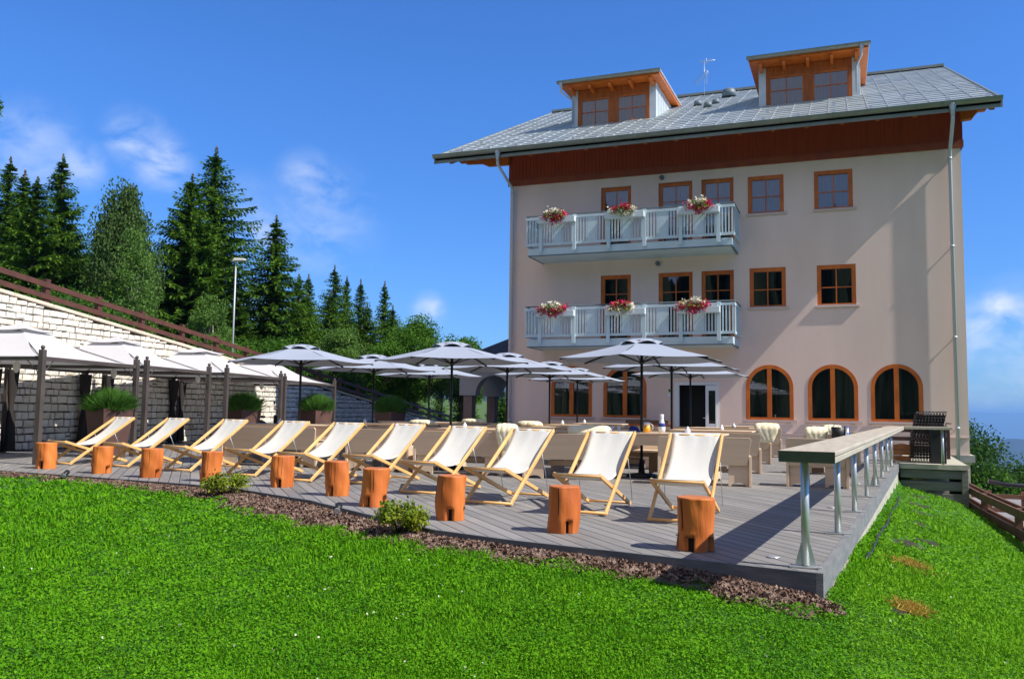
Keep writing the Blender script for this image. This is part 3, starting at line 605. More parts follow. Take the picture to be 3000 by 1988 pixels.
# gutter
def gutter(x0_, x1_, y_, z_, r_, name, par):
    mb = MB(); n = 8; vs = []; 
    xx = [x0_]+[x0_+(x1_-x0_)*k/12 for k in range(1, 12)]+[x1_]
    for x in xx:
        for k in range(n+1): t_ = math.pi*(1+k/n); vs.append((x, y_+r_*math.cos(t_), z_+r_*math.sin(t_)))
    mb.add(vs, [(i*(n+1)+k, i*(n+1)+k+1, (i+1)*(n+1)+k+1, (i+1)*(n+1)+k) for i in range(len(xx)-1) for k in range(n)], True)
    for x in (x0_, x1_): mb.add([(x, y_+r_*math.cos(math.pi*(1+k/n)), z_+r_*math.sin(math.pi*(1+k/n))) for k in range(n+1)], [tuple(range(n+1))])
    for x in xx[1:-1]: mb.tube([(x-.02, y_-r_*1.02*math.cos(t_), z_-r_*1.04*math.sin(t_)) for t_ in [math.pi*k/6 for k in range(7)]], .012, 4)
    return mb.build(name, 'gutter', par, fix=False)
gutter(RXL-.04, RXR+.04, 25.42, 9.66, .12, 'gutter', hotel)
mb = MB(); mb.box((RXL, 25.5, 9.40), (RXR, 25.54, 9.63)); mb.build('eave_board', 'gutter', hotel)
for xg, xw in ((2.96, 3.02), (-10.42, -10.42)):
    mb = MB(); mb.lathe([(.05, -.34), (.055, -.2), (.11, 0)], (xg, 25.42, 9.60), 10)
    mb.tube([(xg, 25.42, 9.3), (xg, 25.45, 9.15), (xw, 26.8, 8.68), (xw, 26.88, 8.5), (xw, 26.88, -1.4)], .05, 10)
    for z_ in (8.45, 5.9, 3.3, .75): mb.lathe([(.062, 0), (.062, .06)], (xw, 26.88, z_), 10); mb.box((xw-.012, 26.88, z_+.015), (xw+.012, FY+.01, z_+.045))
    mb.build('downpipe', 'pipe', hotel)
# dormers
def dormer(x0_, x1_, yf_, zt, drain):
    zb = rz_(yf_)
    mb = MB(); pw = .24; ye = yf_+(zt-zb)/.46+.0
    mb.box((x0_, yf_, zb-.3), (x0_+pw, yf_+.12, zt)).box((x1_-pw, yf_, zb-.3), (x1_, yf_+.12, zt))
    for x in (x0_, x1_-.06): mb.prism([(yf_+.12, rz_(yf_+.12)-.1), (ye+.3, rz_(ye+.3)-.1), (ye+.3, zt+.1), (yf_+.12, zt)], x, x+.06, 'x')
    d = mb.build('dormer', 'cheek', hotel)
    mb = MB(); k = yf_+.35
    while k < ye:
        x = x1_; mb.box((x, k, rz_(k)), (x+.025, k+.03, zt)); x = x0_; mb.box((x-.025, k, rz_(k)), (x, k+.03, zt)); k += .33
    mb.build('standing_seams', 'cheek', d)
    wz1 = zb+1.03; xa, xb = x0_+pw, x1_-pw; cx = (xa+xb)/2; fw = .11
    mb = MB(); mb.box((xa, yf_+.01, wz1), (xb, yf_+.1, zt)).box((xa, yf_+.0, zb-.2), (xa+fw, yf_+.09, wz1)).box((xb-fw, yf_+.0, zb-.2), (xb, yf_+.09, wz1)).box((cx-.15, yf_, zb-.2), (cx+.15, yf_+.09, wz1))
    mb.build('timber_front', 'wood_dor', d)
    for a_, b_ in ((xa+fw, cx-.15), (cx+.15, xb-fw)):
        mb = MB(); mb.box((a_, yf_+.02, zb-.1), (a_+.045, yf_+.08, wz1)).box((b_-.045, yf_+.02, zb-.1), (b_, yf_+.08, wz1)).box((a_+.045, yf_+.022, wz1-.06), (b_-.045, yf_+.08, wz1)).box((a_+.045, yf_+.022, zb-.1), (b_-.045, yf_+.08, zb+.03))
        c_ = (a_+b_)/2; mb.box((c_-.014, yf_+.03, zb+.03), (c_+.014, yf_+.07, wz1-.06)).box((a_+.045, yf_+.032, zb+.5), (b_-.045, yf_+.068, zb+.528)); mb.build('window', 'wood_or', d)
        mb = MB(); mb.add([(a_+.04, yf_+.055, zb), (b_-.04, yf_+.055, zb), (b_-.04, yf_+.055, wz1), (a_+.04, yf_+.055, wz1)], [(0, 1, 2, 3)]); mb.build('pane', 'glass', d, fix=False)
        curtain(a_+.02, b_-.02, zb, wz1-.02, yf_+.16, 'curtain_l', d)
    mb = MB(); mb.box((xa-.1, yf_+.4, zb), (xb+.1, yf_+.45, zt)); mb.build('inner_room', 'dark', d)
    # shed roof
    ov = .30; y0r = yf_-.75; tilt = .045
    def q(y): return zt+.16+(y-yf_)*tilt
    y1r = (rz_(0)-zt-.16+yf_*tilt)/(tilt-.46)+.1
    mb = MB(); a_, b_ = x0_-ov, x1_+ov
    mb.add([(a_, y0r, q(y0r)+.05), (b_, y0r, q(y0r)+.05), (b_, y1r, q(y1r)+.05), (a_, y1r, q(y1r)+.05), (a_, y0r, q(y0r)-.03), (b_, y0r, q(y0r)-.03), (b_, y1r, q(y1r)-.03), (a_, y1r, q(y1r)-.03)], [(0, 1, 2, 3), (4, 7, 6, 5), (0, 4, 5, 1), (1, 5, 6, 2), (3, 2, 6, 7), (0, 3, 7, 4)])
    for k in range(9): x = a_+.1+(b_-a_-.2)*k/8; mb.bar((x, y0r, q(y0r)+.06), (x, y1r, q(y1r)+.06), .02, .06)
    mb.build('dormer_roof', 'tile', d)
    mb = MB(); mb.add([(a_+.03, y0r+.03, q(y0r)-.035), (b_-.03, y0r+.03, q(y0r)-.035), (b_-.03, y1r, q(y1r)-.035), (a_+.03, y1r, q(y1r)-.035), (a_+.03, y0r+.03, q(y0r)-.14), (b_-.03, y0r+.03, q(y0r)-.14), (b_-.03, y1r, q(y1r)-.14), (a_+.03, y1r, q(y1r)-.14)], [(0, 1, 2, 3), (4, 7, 6, 5), (0, 4, 5, 1), (1, 5, 6, 2), (3, 2, 6, 7), (0, 3, 7, 4)])
    mb.build('dormer_soffit', 'wood_or', d)
    for k in range(5):
        x = x0_+.1+(x1_-x0_-.2)*k/4; z_ = q(y0r)-.2
        mb = MB(); mb.prism([(yf_+.0, z_+.08), (y0r+.12, z_+.06), (y0r+.12, z_), (y0r+.2, z_-.06), (yf_, z_-.1)], x-.05, x+.05, 'x'); mb.build('bracket', 'wood_or', d)
    gutter(a_-.03, b_+.03, y0r-.08, q(y0r)+.0, .10, 'dormer_gutter', d)
    mb = MB(); xd = b_-.25 if drain > 0 else a_+.12; xw = x1_-.1 if drain > 0 else x0_+.05
    mb.lathe([(.04, -.3), (.045, -.16), (.09, 0)], (xd, y0r-.08, q(y0r)-.06), 8); mb.tube([(xd, y0r-.08, q(y0r)-.3), (xd, y0r-.05, q(y0r)-.4), (xw, yf_-.08, zb+1.0), (xw, yf_-.08, zb+.1)], .035, 8); mb.build('dormer_downpipe', 'pipe', d)
    return d
dormer(-9.44, -6.2, 30.45, 13.28, -1)
dormer(-2.53, .76, 30.3, 13.2, 1)
# roof vents
for x, y, r_ in ((-4.16, 35.5, .30), (-5.09, 33.2, .17), (-4.55, 32.1, .17), (-4.4, 33.2, .15)):
    mb = MB(); mb.lathe([(r_, 0), (r_, r_*.5), (r_*.8, r_*1.0), (r_*.3, r_*1.25), (.01, r_*1.3)], (x, y, rz_(y)+.02), 12); mb.build('roof_vent', 'handrail', roof)
# aerial
ant = empty('tv_aerial', (-5.42, 37.2, rz_(37.2)), 0, 'thin pale TV aerial on the roof ridge right of the left dormer', 'aerial')
mb = MB(); mb.tube([(0, 0, -.1), (0, 0, 1.95)], .013, 6); mb.build('mast', 'steel', ant)
mb = MB(); mb.tube([(-.25, 0, 1.9), (.55, .0, 1.9)], .012, 5)
for k in range(7): mb.tube([(-.2+k*.11, -.22, 1.9), (-.2+k*.11, .22, 1.9)], .008, 4)
mb.tube([(.1, 0, 1.75), (.1, 0, 2.05)], .02, 5); mb.build('upper_antenna', 'steel', ant)
mb = MB(); mb.tube([(-.5, .1, .75), (.2, -.05, 1.35)], .012, 5)
for k in range(9): p = Vector((-.45+k*.075, .09-.015*k, .8+k*.064)); mb.tube([p+Vector((-.12, 0, .14)), p-Vector((-.12, 0, .14))], .008, 4)
for k in range(6): mb.tube([(.12, -.25, .7+k*.13), (.16, .25, .7+k*.13)], .008, 4)
mb.build('lower_antenna', 'steel', ant); ant.scale = (.85,)*3
# balconies and flower boxes
def balcony(zb, lab):
    mb = MB(); mb.box((-9.35, 25.55, zb), (-2.93, FY-.002, zb+.24)); b = mb.build('balcony', 'rail_w', hotel)
    mb = MB(); mb.box((-9.36, 25.54, zb-.012), (-2.92, 25.60, zb+.02)).box((-2.99, 25.60, zb-.012), (-2.92, FY-.01, zb+.02)).box((-9.36, 25.60, zb-.012), (-9.3, FY-.01, zb+.02)); mb.build('slab_edge', 'handrail', b)
    zt = zb+1.2; zr = zb+.36; yy = 25.5
    mb = MB(); mb.box((-9.43, yy-.02, zt-.05), (-2.86, yy+.03, zt+.03)).box((-9.43, yy-.02, zr-.05), (-2.86, yy+.03, zr+.03))
    for x in (-9.43, -2.91): mb.box((x, yy+.03, zt-.05), (x+.05, FY, zt+.03)).box((x, yy+.03, zr-.05), (x+.05, FY, zr+.03))
    mb.build('rails', 'rail_w', b)
    mb = MB(); mb.tube([(-9.42, FY, zt+.09), (-9.42, yy+.05, zt+.09), (-2.87, yy+.05, zt+.09), (-2.87, FY, zt+.09)], .022, 6, smooth=False); mb.build('handrail', 'handrail', b)
    posts = [-8.9, -7.78, -6.67, -5.545, -4.44, -3.325]
    for x in posts:
        mb = MB(); mb.box((x-.055, yy-.07, zb+.10), (x+.055, yy-.021, zt+.05)); mb.build('post', 'rail_w', b)
    mb = MB()
    def sl(x, w_): mb.box((x-w_/2, yy-.005, zr+.03), (x+w_/2, yy+.015, zt-.05))
    for a_, b_ in zip(posts[:-1], posts[1:]):
        a2, b2 = a_+.055, b_-.055; L_ = b2-a2; 
        for k in range(4): sl(a2+.05+k*.095, .045); sl(b2-.05-k*.095, .045)
        sl((a2+b2)/2, .27)
    for k in range(4): sl(-9.38+k*.1, .045)
    for k in range(4): sl(-3.21+k*.095, .045)
    for x in (-9.41, -2.885):
        for k in range(13): mb.box((x-.01, yy+.1+k*.105, zr+.03), (x+.01, yy+.145+k*.105, zt-.05))
    mb.build('balusters', 'rail_w', b)
for zb, nm in ((6.05, 'upper'), (3.12, 'lower')): balcony(zb, nm)
def petals(name, c, ext, n, mt, par):
    a = unit(nr.normal(size=(n, 3)))*nr.uniform(.75, 1.0, (n, 1))*np.array(ext)+np.array(c)
    v, f = leaves(a, .085, .9, nrm=a-np.array(c)); return fast(name, v, f, mt, par, tint=nr.uniform(size=n))
def flowerbox(xc, zc, fx0, fx1, white, lab):
    t_ = empty('flower_box', (xc, 25.34, zc-.09), 0, lab, 'flower box', 'flower boxes hung on the balcony railings')
    mb = MB(); mb.box((-.62, -.09, 0), (.62, .09, .19)); mb.build('box', 'terracotta', t_, bevel=.008)
    mb = MB(); mb.box((-.3, .05, .19), (-.27, .16, .22)).box((.3, .05, .19), (.33, .16, .22)); mb.build('hook', 'handrail', t_)
    c = (fx0+fx1)/2-xc; hw = (fx1-fx0)/2
    v, f = leaves(np.clip(nr.normal(size=(260, 3)), -1.6, 1.6)*np.array((hw*.5, .09, .09))+np.array((c, -.06, .22)), .09, .55); fast('foliage', v, f, 'bush', t_, tint=nr.uniform(0, .3, len(f)))
    cl = [(-.6, .05, 1), (-.15, -.04, 0), (.3, .08, 1), (.7, .02, 0), (.1, .12, 1), (.0, -.13, 0), (-.8, -.02, 0), (.45, -.08, 0)]
    R_ = []; W_ = []
    for i, (u, w_, kk) in enumerate(cl):
        n = 95; p = np.array((c+u*hw, -.09, .22+w_)) + nr.normal(size=(n, 3))*np.array((hw*.2, .04, .06)); (W_ if (kk ^ white) else R_).append(p)
    for nm, L_, mt in (('red_blossoms', R_, 'petal_r'), ('white_blossoms', W_, 'petal_w')):
        v, f = leaves(np.concatenate(L_), .075, .85); fast(nm, v, f, mt, t_)
for xc, zc, a_, b_, w_, lab in ((-8.34, 7.13, -8.75, -8.02, 0, 'flower box with magenta and white petunias at the left end of the upper balcony'),
        (-6.14, 7.13, -6.55, -5.79, 1, 'flower box with two separate blossom clumps in the middle of the upper balcony'),
        (-3.9, 7.12, -4.2, -3.5, 0, 'flower box with white and dark red petunias at the right of the upper balcony'),
        (-8.34, 4.14, -8.87, -7.95, 0, 'flower box with spreading magenta petunias at the left end of the lower balcony'),
        (-6.1, 4.14, -6.6, -5.84, 1, 'flower box with mostly white petunias in the middle of the lower balcony'),
        (-3.9, 4.13, -4.45, -3.6, 0, 'flower box with cream and magenta petunias at the right of the lower balcony')):
    flowerbox(xc, zc, a_, b_, w_, lab)
# wall fittings
for x, z_, lab in ((-5.3, 8.66, 'round'), (-5.43, 5.86, 'r'), (-8.43, 2.72, 'x')):
    mb = MB(); mb.tube([(x, FY, z_), (x, FY-.1, z_)], .075, 10); mb.tube([(x, FY-.1, z_), (x, FY-.16, z_-.02)], [.06, .03], 10); mb.build('wall_lamp', 'handrail' if z_ > 3 else 'lampw', hotel)
sg = empty('wall_plaque', (-.40, FY-.02, .69), 0, 'small pale lilac plaque on the wall below the middle right arched window', 'plaque')
mb = MB(); mb.box((-.18, 0, -.055), (.18, .018, .055)); mb.build('plate', 'lilac', sg)
mb = MB(); mb.box((-.15, -.003, -.03), (-.10, -.001, .025)); [mb.box((-.06+.035*k, -.003, -.008), (-.035+.035*k, -.001, .01)) for k in range(6)]; mb.build('markings', 'blue', sg)
sg = empty('emergency_sign', (-5.06, FY-.02, 1.75), 0, 'small yellow and white sign left of the open door', 'sign')
mb = MB(); mb.box((-.07, 0, -.15), (.07, .018, .13)); mb.build('plate', 'white', sg)
mb = MB(); mb.box((-.055, -.003, -.03), (.055, -.001, .115)); mb.build('yellow_field', 'yellow', sg)
mb = MB(); mb.box((-.02, -.006, .01), (.04, -.004, .03)).box((-.03, -.006, .03), (.02, -.004, .08)); mb.build('pictogram', 'black', sg)
# ------------------------------------------------------------------ counter rail along the deck edge
bar = empty('bar_counter', (0, 0, 0), 0, 'long thick timber bar counter on steel posts along the right deck edge', 'counter')
px_ = [(-.26, 6.62), (-.05, 8.6), (.12, 10.6), (.30, 12.62), (.47, 14.62), (.65, 16.6), (.82, 18.55), (.99, 20.45)]
A_ = Vector((-.40, 5.98, 0)); B_ = A_ + dv*15.4; wv_ = Vector((nv.x, nv.y, 0))
mb = MB()
L2 = (A_ - wv_*.0, A_ + wv_*.36, B_ + wv_*.36, B_)
mb.prism([(p.x, p.y) for p in L2], .829, .862); mb.build('counter_top', 'bar', bar, bevel=.006)
mb = MB(); q_ = [A_+wv_*.004+dv*.004, A_+wv_*.356+dv*.004, B_+wv_*.356, B_+wv_*.004]; mb.prism([(p.x, p.y) for p in q_], .785, .825); mb.build('counter_plank', 'bar', bar, bevel=.004)
for i, (x, y) in enumerate(px_):
    mb = MB(); mb.tube([(x, y, .02), (x, y, .785)], .03, 14); ps = mb.build('post', 'steel', bar)
    mb = MB(); mb.box((x-.11, y-.05, .004), (x+.11, y+.05, .014)); mb.build('foot_plate', 'steel', ps)
    mb = MB()
    if i in (0, 4):
        for s_ in (-1, 1): mb.prism([(x+s_*.028, .014), (x+s_*.075, .014), (x+s_*.028, .19)], y-.004, y+.004, 'y')
        mb.build('gusset', 'steel', ps)
    if i in (0, 2, 4):
        mb = MB(); mb.lathe([(.05, .003), (.05, .008), (.03, .012)], (x-.25, y-.0+.35, 0), 14); tag(mb.build('deck_light', 'steel'), 'flat round steel light set in the deck beside the %s bar counter post' % ('nearest', '', 'third', '', 'fifth')[i], 'deck light', 'round lights set flush in the deck')
mb = MB(); q0, q1 = A_-dv*.003+wv_*.003, A_-dv*.003+wv_*.357; q2, q3 = q1-dv*.004, q0-dv*.004; mb.prism([(p.x, p.y) for p in (q0, q1, q2, q3)], .787, .860); mb.build('shaded_end', 'end_shade', bar)  # dark sheet over the end face, its shade painted in
# cross counter at the far end
xc = empty('end_counter', (0, 0, 0), 0, 'short cross counter at the far end of the long bar counter', 'counter')
mb = MB(); mb.box((1.02, 21.5, .80), (2.32, 21.86, .862)); mb.build('counter_top', 'bar', xc, bevel=.005)
mb = MB(); mb.tube([(2.12, 21.68, .02), (2.12, 21.68, .80)], .03, 12); mb.build('post', 'steel', xc)

# ------------------------------------------------------------------ platform right of the deck
mb = MB(); mb.prism([(1.22, 21.72), (2.62, 21.72), (2.82, 26.85), (1.6, 26.85)], -.10, .01); tag(mb.build('platform', 'conc'), kind='structure')
pw = empty('sleeper_wall', (0, 0, 0), 0, 'weathered grey timber sleeper wall under the platform right of the deck', 'retaining wall')
for k in range(4):
    mb = MB(); mb.box((1.24, 21.78+.012*(k % 2), -.31-.27*k), (2.52, 21.98, -.105-.27*k+(.0 if k else -.002))); mb.build('sleeper', 'platform', pw, bevel=.012)
mb = MB(); mb.box((2.50, 21.76, -2.2), (2.64, 21.98, -.1)); mb.build('corner_post', 'platform', pw, bevel=.01)
mb = MB(); mb.add([(2.6, 21.98, -3), (2.78, 26.8, -3), (2.78, 26.8, -.1), (2.6, 21.98, -.1)], [(0, 1, 2, 3)]); mb.build('side_boards', 'platform', pw, fix=False)
fp = empty('platform_fence', (0, 0, 0), 0, 'dark red brown timber railing at the back of the platform', 'fence')
for z_ in (.2, .46, .68):
    mb = MB(); mb.box((.9, 24.6, z_), (2.55, 24.66, z_+.1)); mb.build('rail', 'darkrail', fp)
for x, y in ((2.54, 24.62), (1.7, 24.63), (.95, 24.63)):
    mb = MB(); mb.box((x-.04, y-.04, .012), (x+.04, y+.04, .8)); mb.build('post', 'darkrail', fp)
# stack of folded black chairs
for k in range(10):
    t = empty('folded_chair', (1.52+k*.068, 22.9, .01), 0, None, 'chair', 'folded black chairs standing in a row on the platform')
    t['label'] = ['leftmost folded black chair', 'second folded black chair from the left', 'third folded black chair from the left', 'fourth folded black chair from the left', 'fifth folded black chair from the left',
                  'fifth folded black chair from the right', 'fourth folded black chair from the right', 'third folded black chair from the right', 'second folded black chair from the right', 'rightmost folded black chair'][k]+' in the row on the platform'
    mb = MB()
    for y in (-.22, .22): mb.tube([(0, y, .0), (.02, y, .45), (.17, y, 1.12), (.19, y, 1.2)], .011, 5)
    mb.tube([(.19, -.22, 1.2), (.19, .22, 1.2)], .012, 5); mb.build('frame', 'black', t)
    mb = MB(); 
    for j in range(8): mb.bar((.05+.014*j, -.21, .60+.07*j), (.05+.014*j, .21, .60+.07*j), .03, .062)
    mb.build('backrest', 'black', t)
    mb = MB(); 
    for j in range(7): mb.bar((.03, -.2, .1+.065*j), (.03, .2, .1+.065*j), .035, .045)
    mb.build('seat', 'black', t)
    mb = MB(); mb.tube([(.16, -.25, .98), (.10, -.26, .99)], .012, 5).tube([(.16, .25, .98), (.10, .26, .99)], .012, 5); mb.build('armrest', 'black', t)
t = empty('black_cabinet', (2.12, 22.3, .01), 0, 'black cabinet behind the steel post of the cross counter', 'cabinet')
mb = MB(); mb.box((-.2, -.2, 0), (.12, .3, .82)); mb.build('body', 'black', t, bevel=.01)
mb = MB(); mb.box((-.24, -.24, .83), (.16, .34, .87)); mb.build('lid', 'black', t, bevel=.008)
mb = MB(); mb.tube([(.14, .0, .93), (.26, .0, .93)], .015, 6).tube([(.14, 0, .88), (.14, 0, .93)], .012, 6); mb.build('handle', 'black', t)
t = empty('wooden_crate', (1.36, 23.1, .01), 0, 'orange brown wooden crate between the bar posts and the folded chairs', 'crate')
for k in range(3):
    mb = MB(); mb.box((-.19, -.16, .01+.135*k), (.19, -.14, .125+.135*k)); mb.build('front_board', 'wicker', t, bevel=.004)
    mb = MB(); mb.box((.17, -.139, .01+.135*k), (.19, .16, .125+.135*k)).box((-.19, -.139, .01+.135*k), (-.17, .16, .125+.135*k)); mb.build('side_boards', 'wicker', t)
mb = MB(); mb.sphere((0, 0, .36), .16, 10, (1, .8, .35)); mb.build('filling', 'wicker', t)

# ------------------------------------------------------------------ log stools
def stool(seed):
    r0 = random.Random(seed); t = empty('log_stool'); n = 40; H_ = .43; rows = 12
    ph = [r0.uniform(0, 6.28) for _ in range(6)]; prof = [r0.uniform(-.012, .012) for _ in range(4)]
    fl = [(r0.uniform(0, 6.28), r0.uniform(.06, .12)) for _ in range(3)]
    notch = [R(-90)+r0.uniform(-.5, .9)+k*math.pi/2 for k in range(4)]
    def rad(a, z):
        r_ = .148+.006*math.sin(a*2+ph[0])+.004*math.sin(a*3+ph[1]+z*5)+.002*math.sin(a*9+ph[2])
        r_ += .012*math.sin(z*7+ph[3])*math.sin(a+ph[4]) + .008*math.sin(math.pi*z/H_)*(1 if seed % 3 else -1) + .003*math.sin(z*23+a*4+ph[5])
        for c, w_ in fl:
            d = (a-c+math.pi) % (2*math.pi)-math.pi
            r_ -= .010*math.exp(-(d/w_)**2*3) if w_ < .09 else .016*max(0, 1-abs(d)/.5)
        return r_
    angs = []
    vs = []; fs = []
    zs_ = [0, .06, .115, .1151]+[.115+(H_-.015-.115)*k/9 for k in range(1, 10)]+[H_-.004, H_]
    n = 64
    def innotch(a):
        for c in notch:
            d = (a-c+math.pi) % (2*math.pi)-math.pi
            if abs(d) < .20: return True
        return False
    for z in zs_:
        for k in range(n):
            a = 2*math.pi*k/n; r_ = rad(a, z)
            if z > H_-.002: r_ -= .008
            if z <= .1150001 and innotch(a): r_ *= .55
            vs.append((r_*math.cos(a), r_*math.sin(a), z))
    mi = []
    mb = MB()
    for i in range(len(zs_)-1):
        for k in range(n):
            fs.append((i*n+k, i*n+(k+1) % n, (i+1)*n+(k+1) % n, (i+1)*n+k))
    mb.add(vs, fs, True); mb.build('trunk_section', 'log', t, fix=False)
    mb = MB(); z = H_+.0005; c = [(vs[(len(zs_)-1)*n+k][0], vs[(len(zs_)-1)*n+k][1], z-.0004) for k in range(n)]
    mb.add(c, [tuple(range(n))]); mb.build('cut_top', 'logtop', t, fix=False)
    mb = MB()
    for c in notch:
        rr = .15*.62; p = Vector((math.cos(c), math.sin(c), 0)); s_ = Vector((-p.y, p.x, 0))
        mb.add([p*rr-s_*.034+Vector((0, 0, .001)), p*rr+s_*.034+Vector((0, 0, .001)), p*rr+s_*.034+Vector((0, 0, .114)), p*rr-s_*.034+Vector((0, 0, .114))], [(0, 1, 2, 3)])
        mb.add([p*rr-s_*.034+Vector((0, 0, .114)), p*rr+s_*.034+Vector((0, 0, .114)), p*.15+s_*.034+Vector((0, 0, .1145)), p*.15-s_*.034+Vector((0, 0, .1145))], [(0, 1, 2, 3)])
    mb.build('notch', 'logdark', t, fix=False)
    for j in range(2):   # drying cracks
        a = -1.57+r0.uniform(-.9, .9); mb = MB(); pts = [((rad(a+.02*math.sin(q*3), q)-.001)*math.cos(a+.02*math.sin(q*3)), (rad(a+.02*math.sin(q*3), q)-.001)*math.sin(a+.02*math.sin(q*3)), q) for q in np.linspace(.16, H_-.01, 9)]
        mb.tube(pts, [.0015]+[.0035]*7+[.0025], 5); mb.build('crack', 'logdark', t)
    return t
ST = [(-12.75, 10.9), (-11.16, 10.6), (-9.94, 10.38), (-8.69, 10.26), (-7.28, 10.06), (-5.98, 9.4), (-4.97, 8.6), (-3.69, 7.92), (-2.4, 7.57), (-1.12, 7.08)]
SL = ['leftmost orange log stool on the deck edge, left of all the deckchairs', 'log stool in front of the first deckchair from the left', 'knotty log stool in front of the second deckchair from the left', 'log stool left of the first mulch shrub, before the third deckchair',
      'log stool just right of the smaller shrub, before the fourth deckchair', 'log stool where the deck edge bends, in front of the fifth deckchair', 'wide log stool left of the larger mulch shrub', 'cracked log stool just right of the larger mulch shrub',
      'straight log stool between the eighth and ninth deckchairs', 'bulging log stool half in shade, rightmost, nearest the bar counter']
for i, (x, y) in enumerate(ST):
    s_ = stool(i*5+3); s_.location = (x, y, .002); s_.scale = ((1.12, 1, 1.04, 1, 1, .97, 1.1, 1, .96, 1.05)[i],)*2+((1.02, 1, 1.02, 1.01, .99, 1.0, .985, 1.02, .97, .98)[i],)
    tag(s_, SL[i], 'log stool', 'orange log stools along the deck edge')
# ------------------------------------------------------------------ deckchairs
def deckchair():
    t = empty('deckchair'); w_ = .29
    A0, A1 = Vector((0, 0, .025)), Vector((0, 1.28, .85)); B0, B1 = Vector((0, 1.18, .02)), Vector((0, -.10, .425))
    for sx in (-1, 1):
        X = Vector((sx*w_, 0, 0)); mb = MB(); mb.bar(A0+X, A1+X, .028, .05, (0, 1, 0)); mb.build('back_rail', 'frame_wood', t, bevel=.006)
    for sx in (-1, 1):
        X = Vector((sx*(w_-.035), 0, 0)); mb = MB(); mb.bar(B0+X, B1+X, .028, .048, (0, 1, 0)); mb.build('seat_rail', 'frame_wood', t, bevel=.006)
    for sx in (-1, 1):  # prop frame legs
        X = Vector((sx*(w_+.022), 0, 0)); p0 = A0+(A1-A0)*.66+X; p1 = Vector((X.x, 1.05, .08))
        mb = MB(); mb.tube([p0, p0*.5+p1*.5+Vector((0, .02, 0)), p1], .004, 5); mb.build('stay', 'steel', t)
    mb = MB(); mb.tube([(-w_-.02, 0, .028), (w_+.02, 0, .028)], .017, 8); mb.build('front_bar', 'frame_wood', t)
    mb = MB(); mb.tube([(-w_+.02, 1.17, .03), (w_-.02, 1.17, .03)], .015, 8); mb.build('rear_bar', 'frame_wood', t)
    mb = MB(); mb.tube([(-w_, 1.27, .84), (w_, 1.27, .84)], .016, 8); mb.build('top_bar', 'frame_wood', t)
    mb = MB(); mb.tube([(-w_+.02, -.095, .42), (w_-.02, -.095, .42)], .016, 8); mb.build('seat_bar', 'frame_wood', t)
    P0, P3 = Vector((0, 1.275, .862)), Vector((0, -.105, .437)); P1, P2 = Vector((0, 1.0, .52)), Vector((0, .50, .20))
    V = []; nu, nv_ = 26, 12; wid = .262
    for i in range(nu+1):
        u = i/nu; c = P0*(1-u)**3+P1*3*u*(1-u)**2+P2*3*u*u*(1-u)+P3*u**3
        for j in range(nv_+1):
            s_ = j/nv_*2-1; sag = .012*(1-s_*s_)*math.sin(math.pi*u); wr = .004*math.sin(s_*9+u*2)*math.exp(-u*5)+.002*math.sin(s_*17+1)*math.exp(-u*3)
            V.append((s_*wid*(1-.05*math.sin(math.pi*u)), c.y+sag+wr, c.z-sag-wr*.5))
    mb = MB(); mb.add(V, [(i*(nv_+1)+j, i*(nv_+1)+j+1, (i+1)*(nv_+1)+j+1, (i+1)*(nv_+1)+j) for i in range(nu) for j in range(nv_)], True)
    o = mb.build('canvas_sling', 'canvas', t, fix=False); sm = o.modifiers.new('thickness', 'SOLIDIFY'); sm.thickness = .003
    return t
dc = deckchair()
CH = [(-13.32, 11.70, -9), (-12.0, 11.72, -8), (-10.44, 11.5, -6), (-8.9, 11.2, -5), (-7.6, 10.8, -5), (-6.5, 10.85, -4), (-5.09, 9.98, -4), (-3.85, 9.27, -4), (-2.63, 8.87, -1), (-1.53, 8.62, 1)]
CL = ['leftmost white canvas deckchair, nearest the stone wall', 'second white deckchair from the left', 'third white deckchair from the left', 'fourth white deckchair from the left, behind the smaller mulch shrub',
      'fifth white deckchair from the left', 'fifth white deckchair from the right', 'fourth white deckchair from the right', 'third white deckchair from the right', 'second white deckchair from the right, left of the breakfast table', 'rightmost white deckchair, nearest the bar counter']
for i, (x, y, a) in enumerate(CH):
    o = dc if i == 0 else copy_tree(dc)
    o.location = (x, y, .004); o.rotation_euler = (0, 0, R(a)); tag(o, CL[i], 'deckchair', 'white canvas deckchairs in a row on the deck')

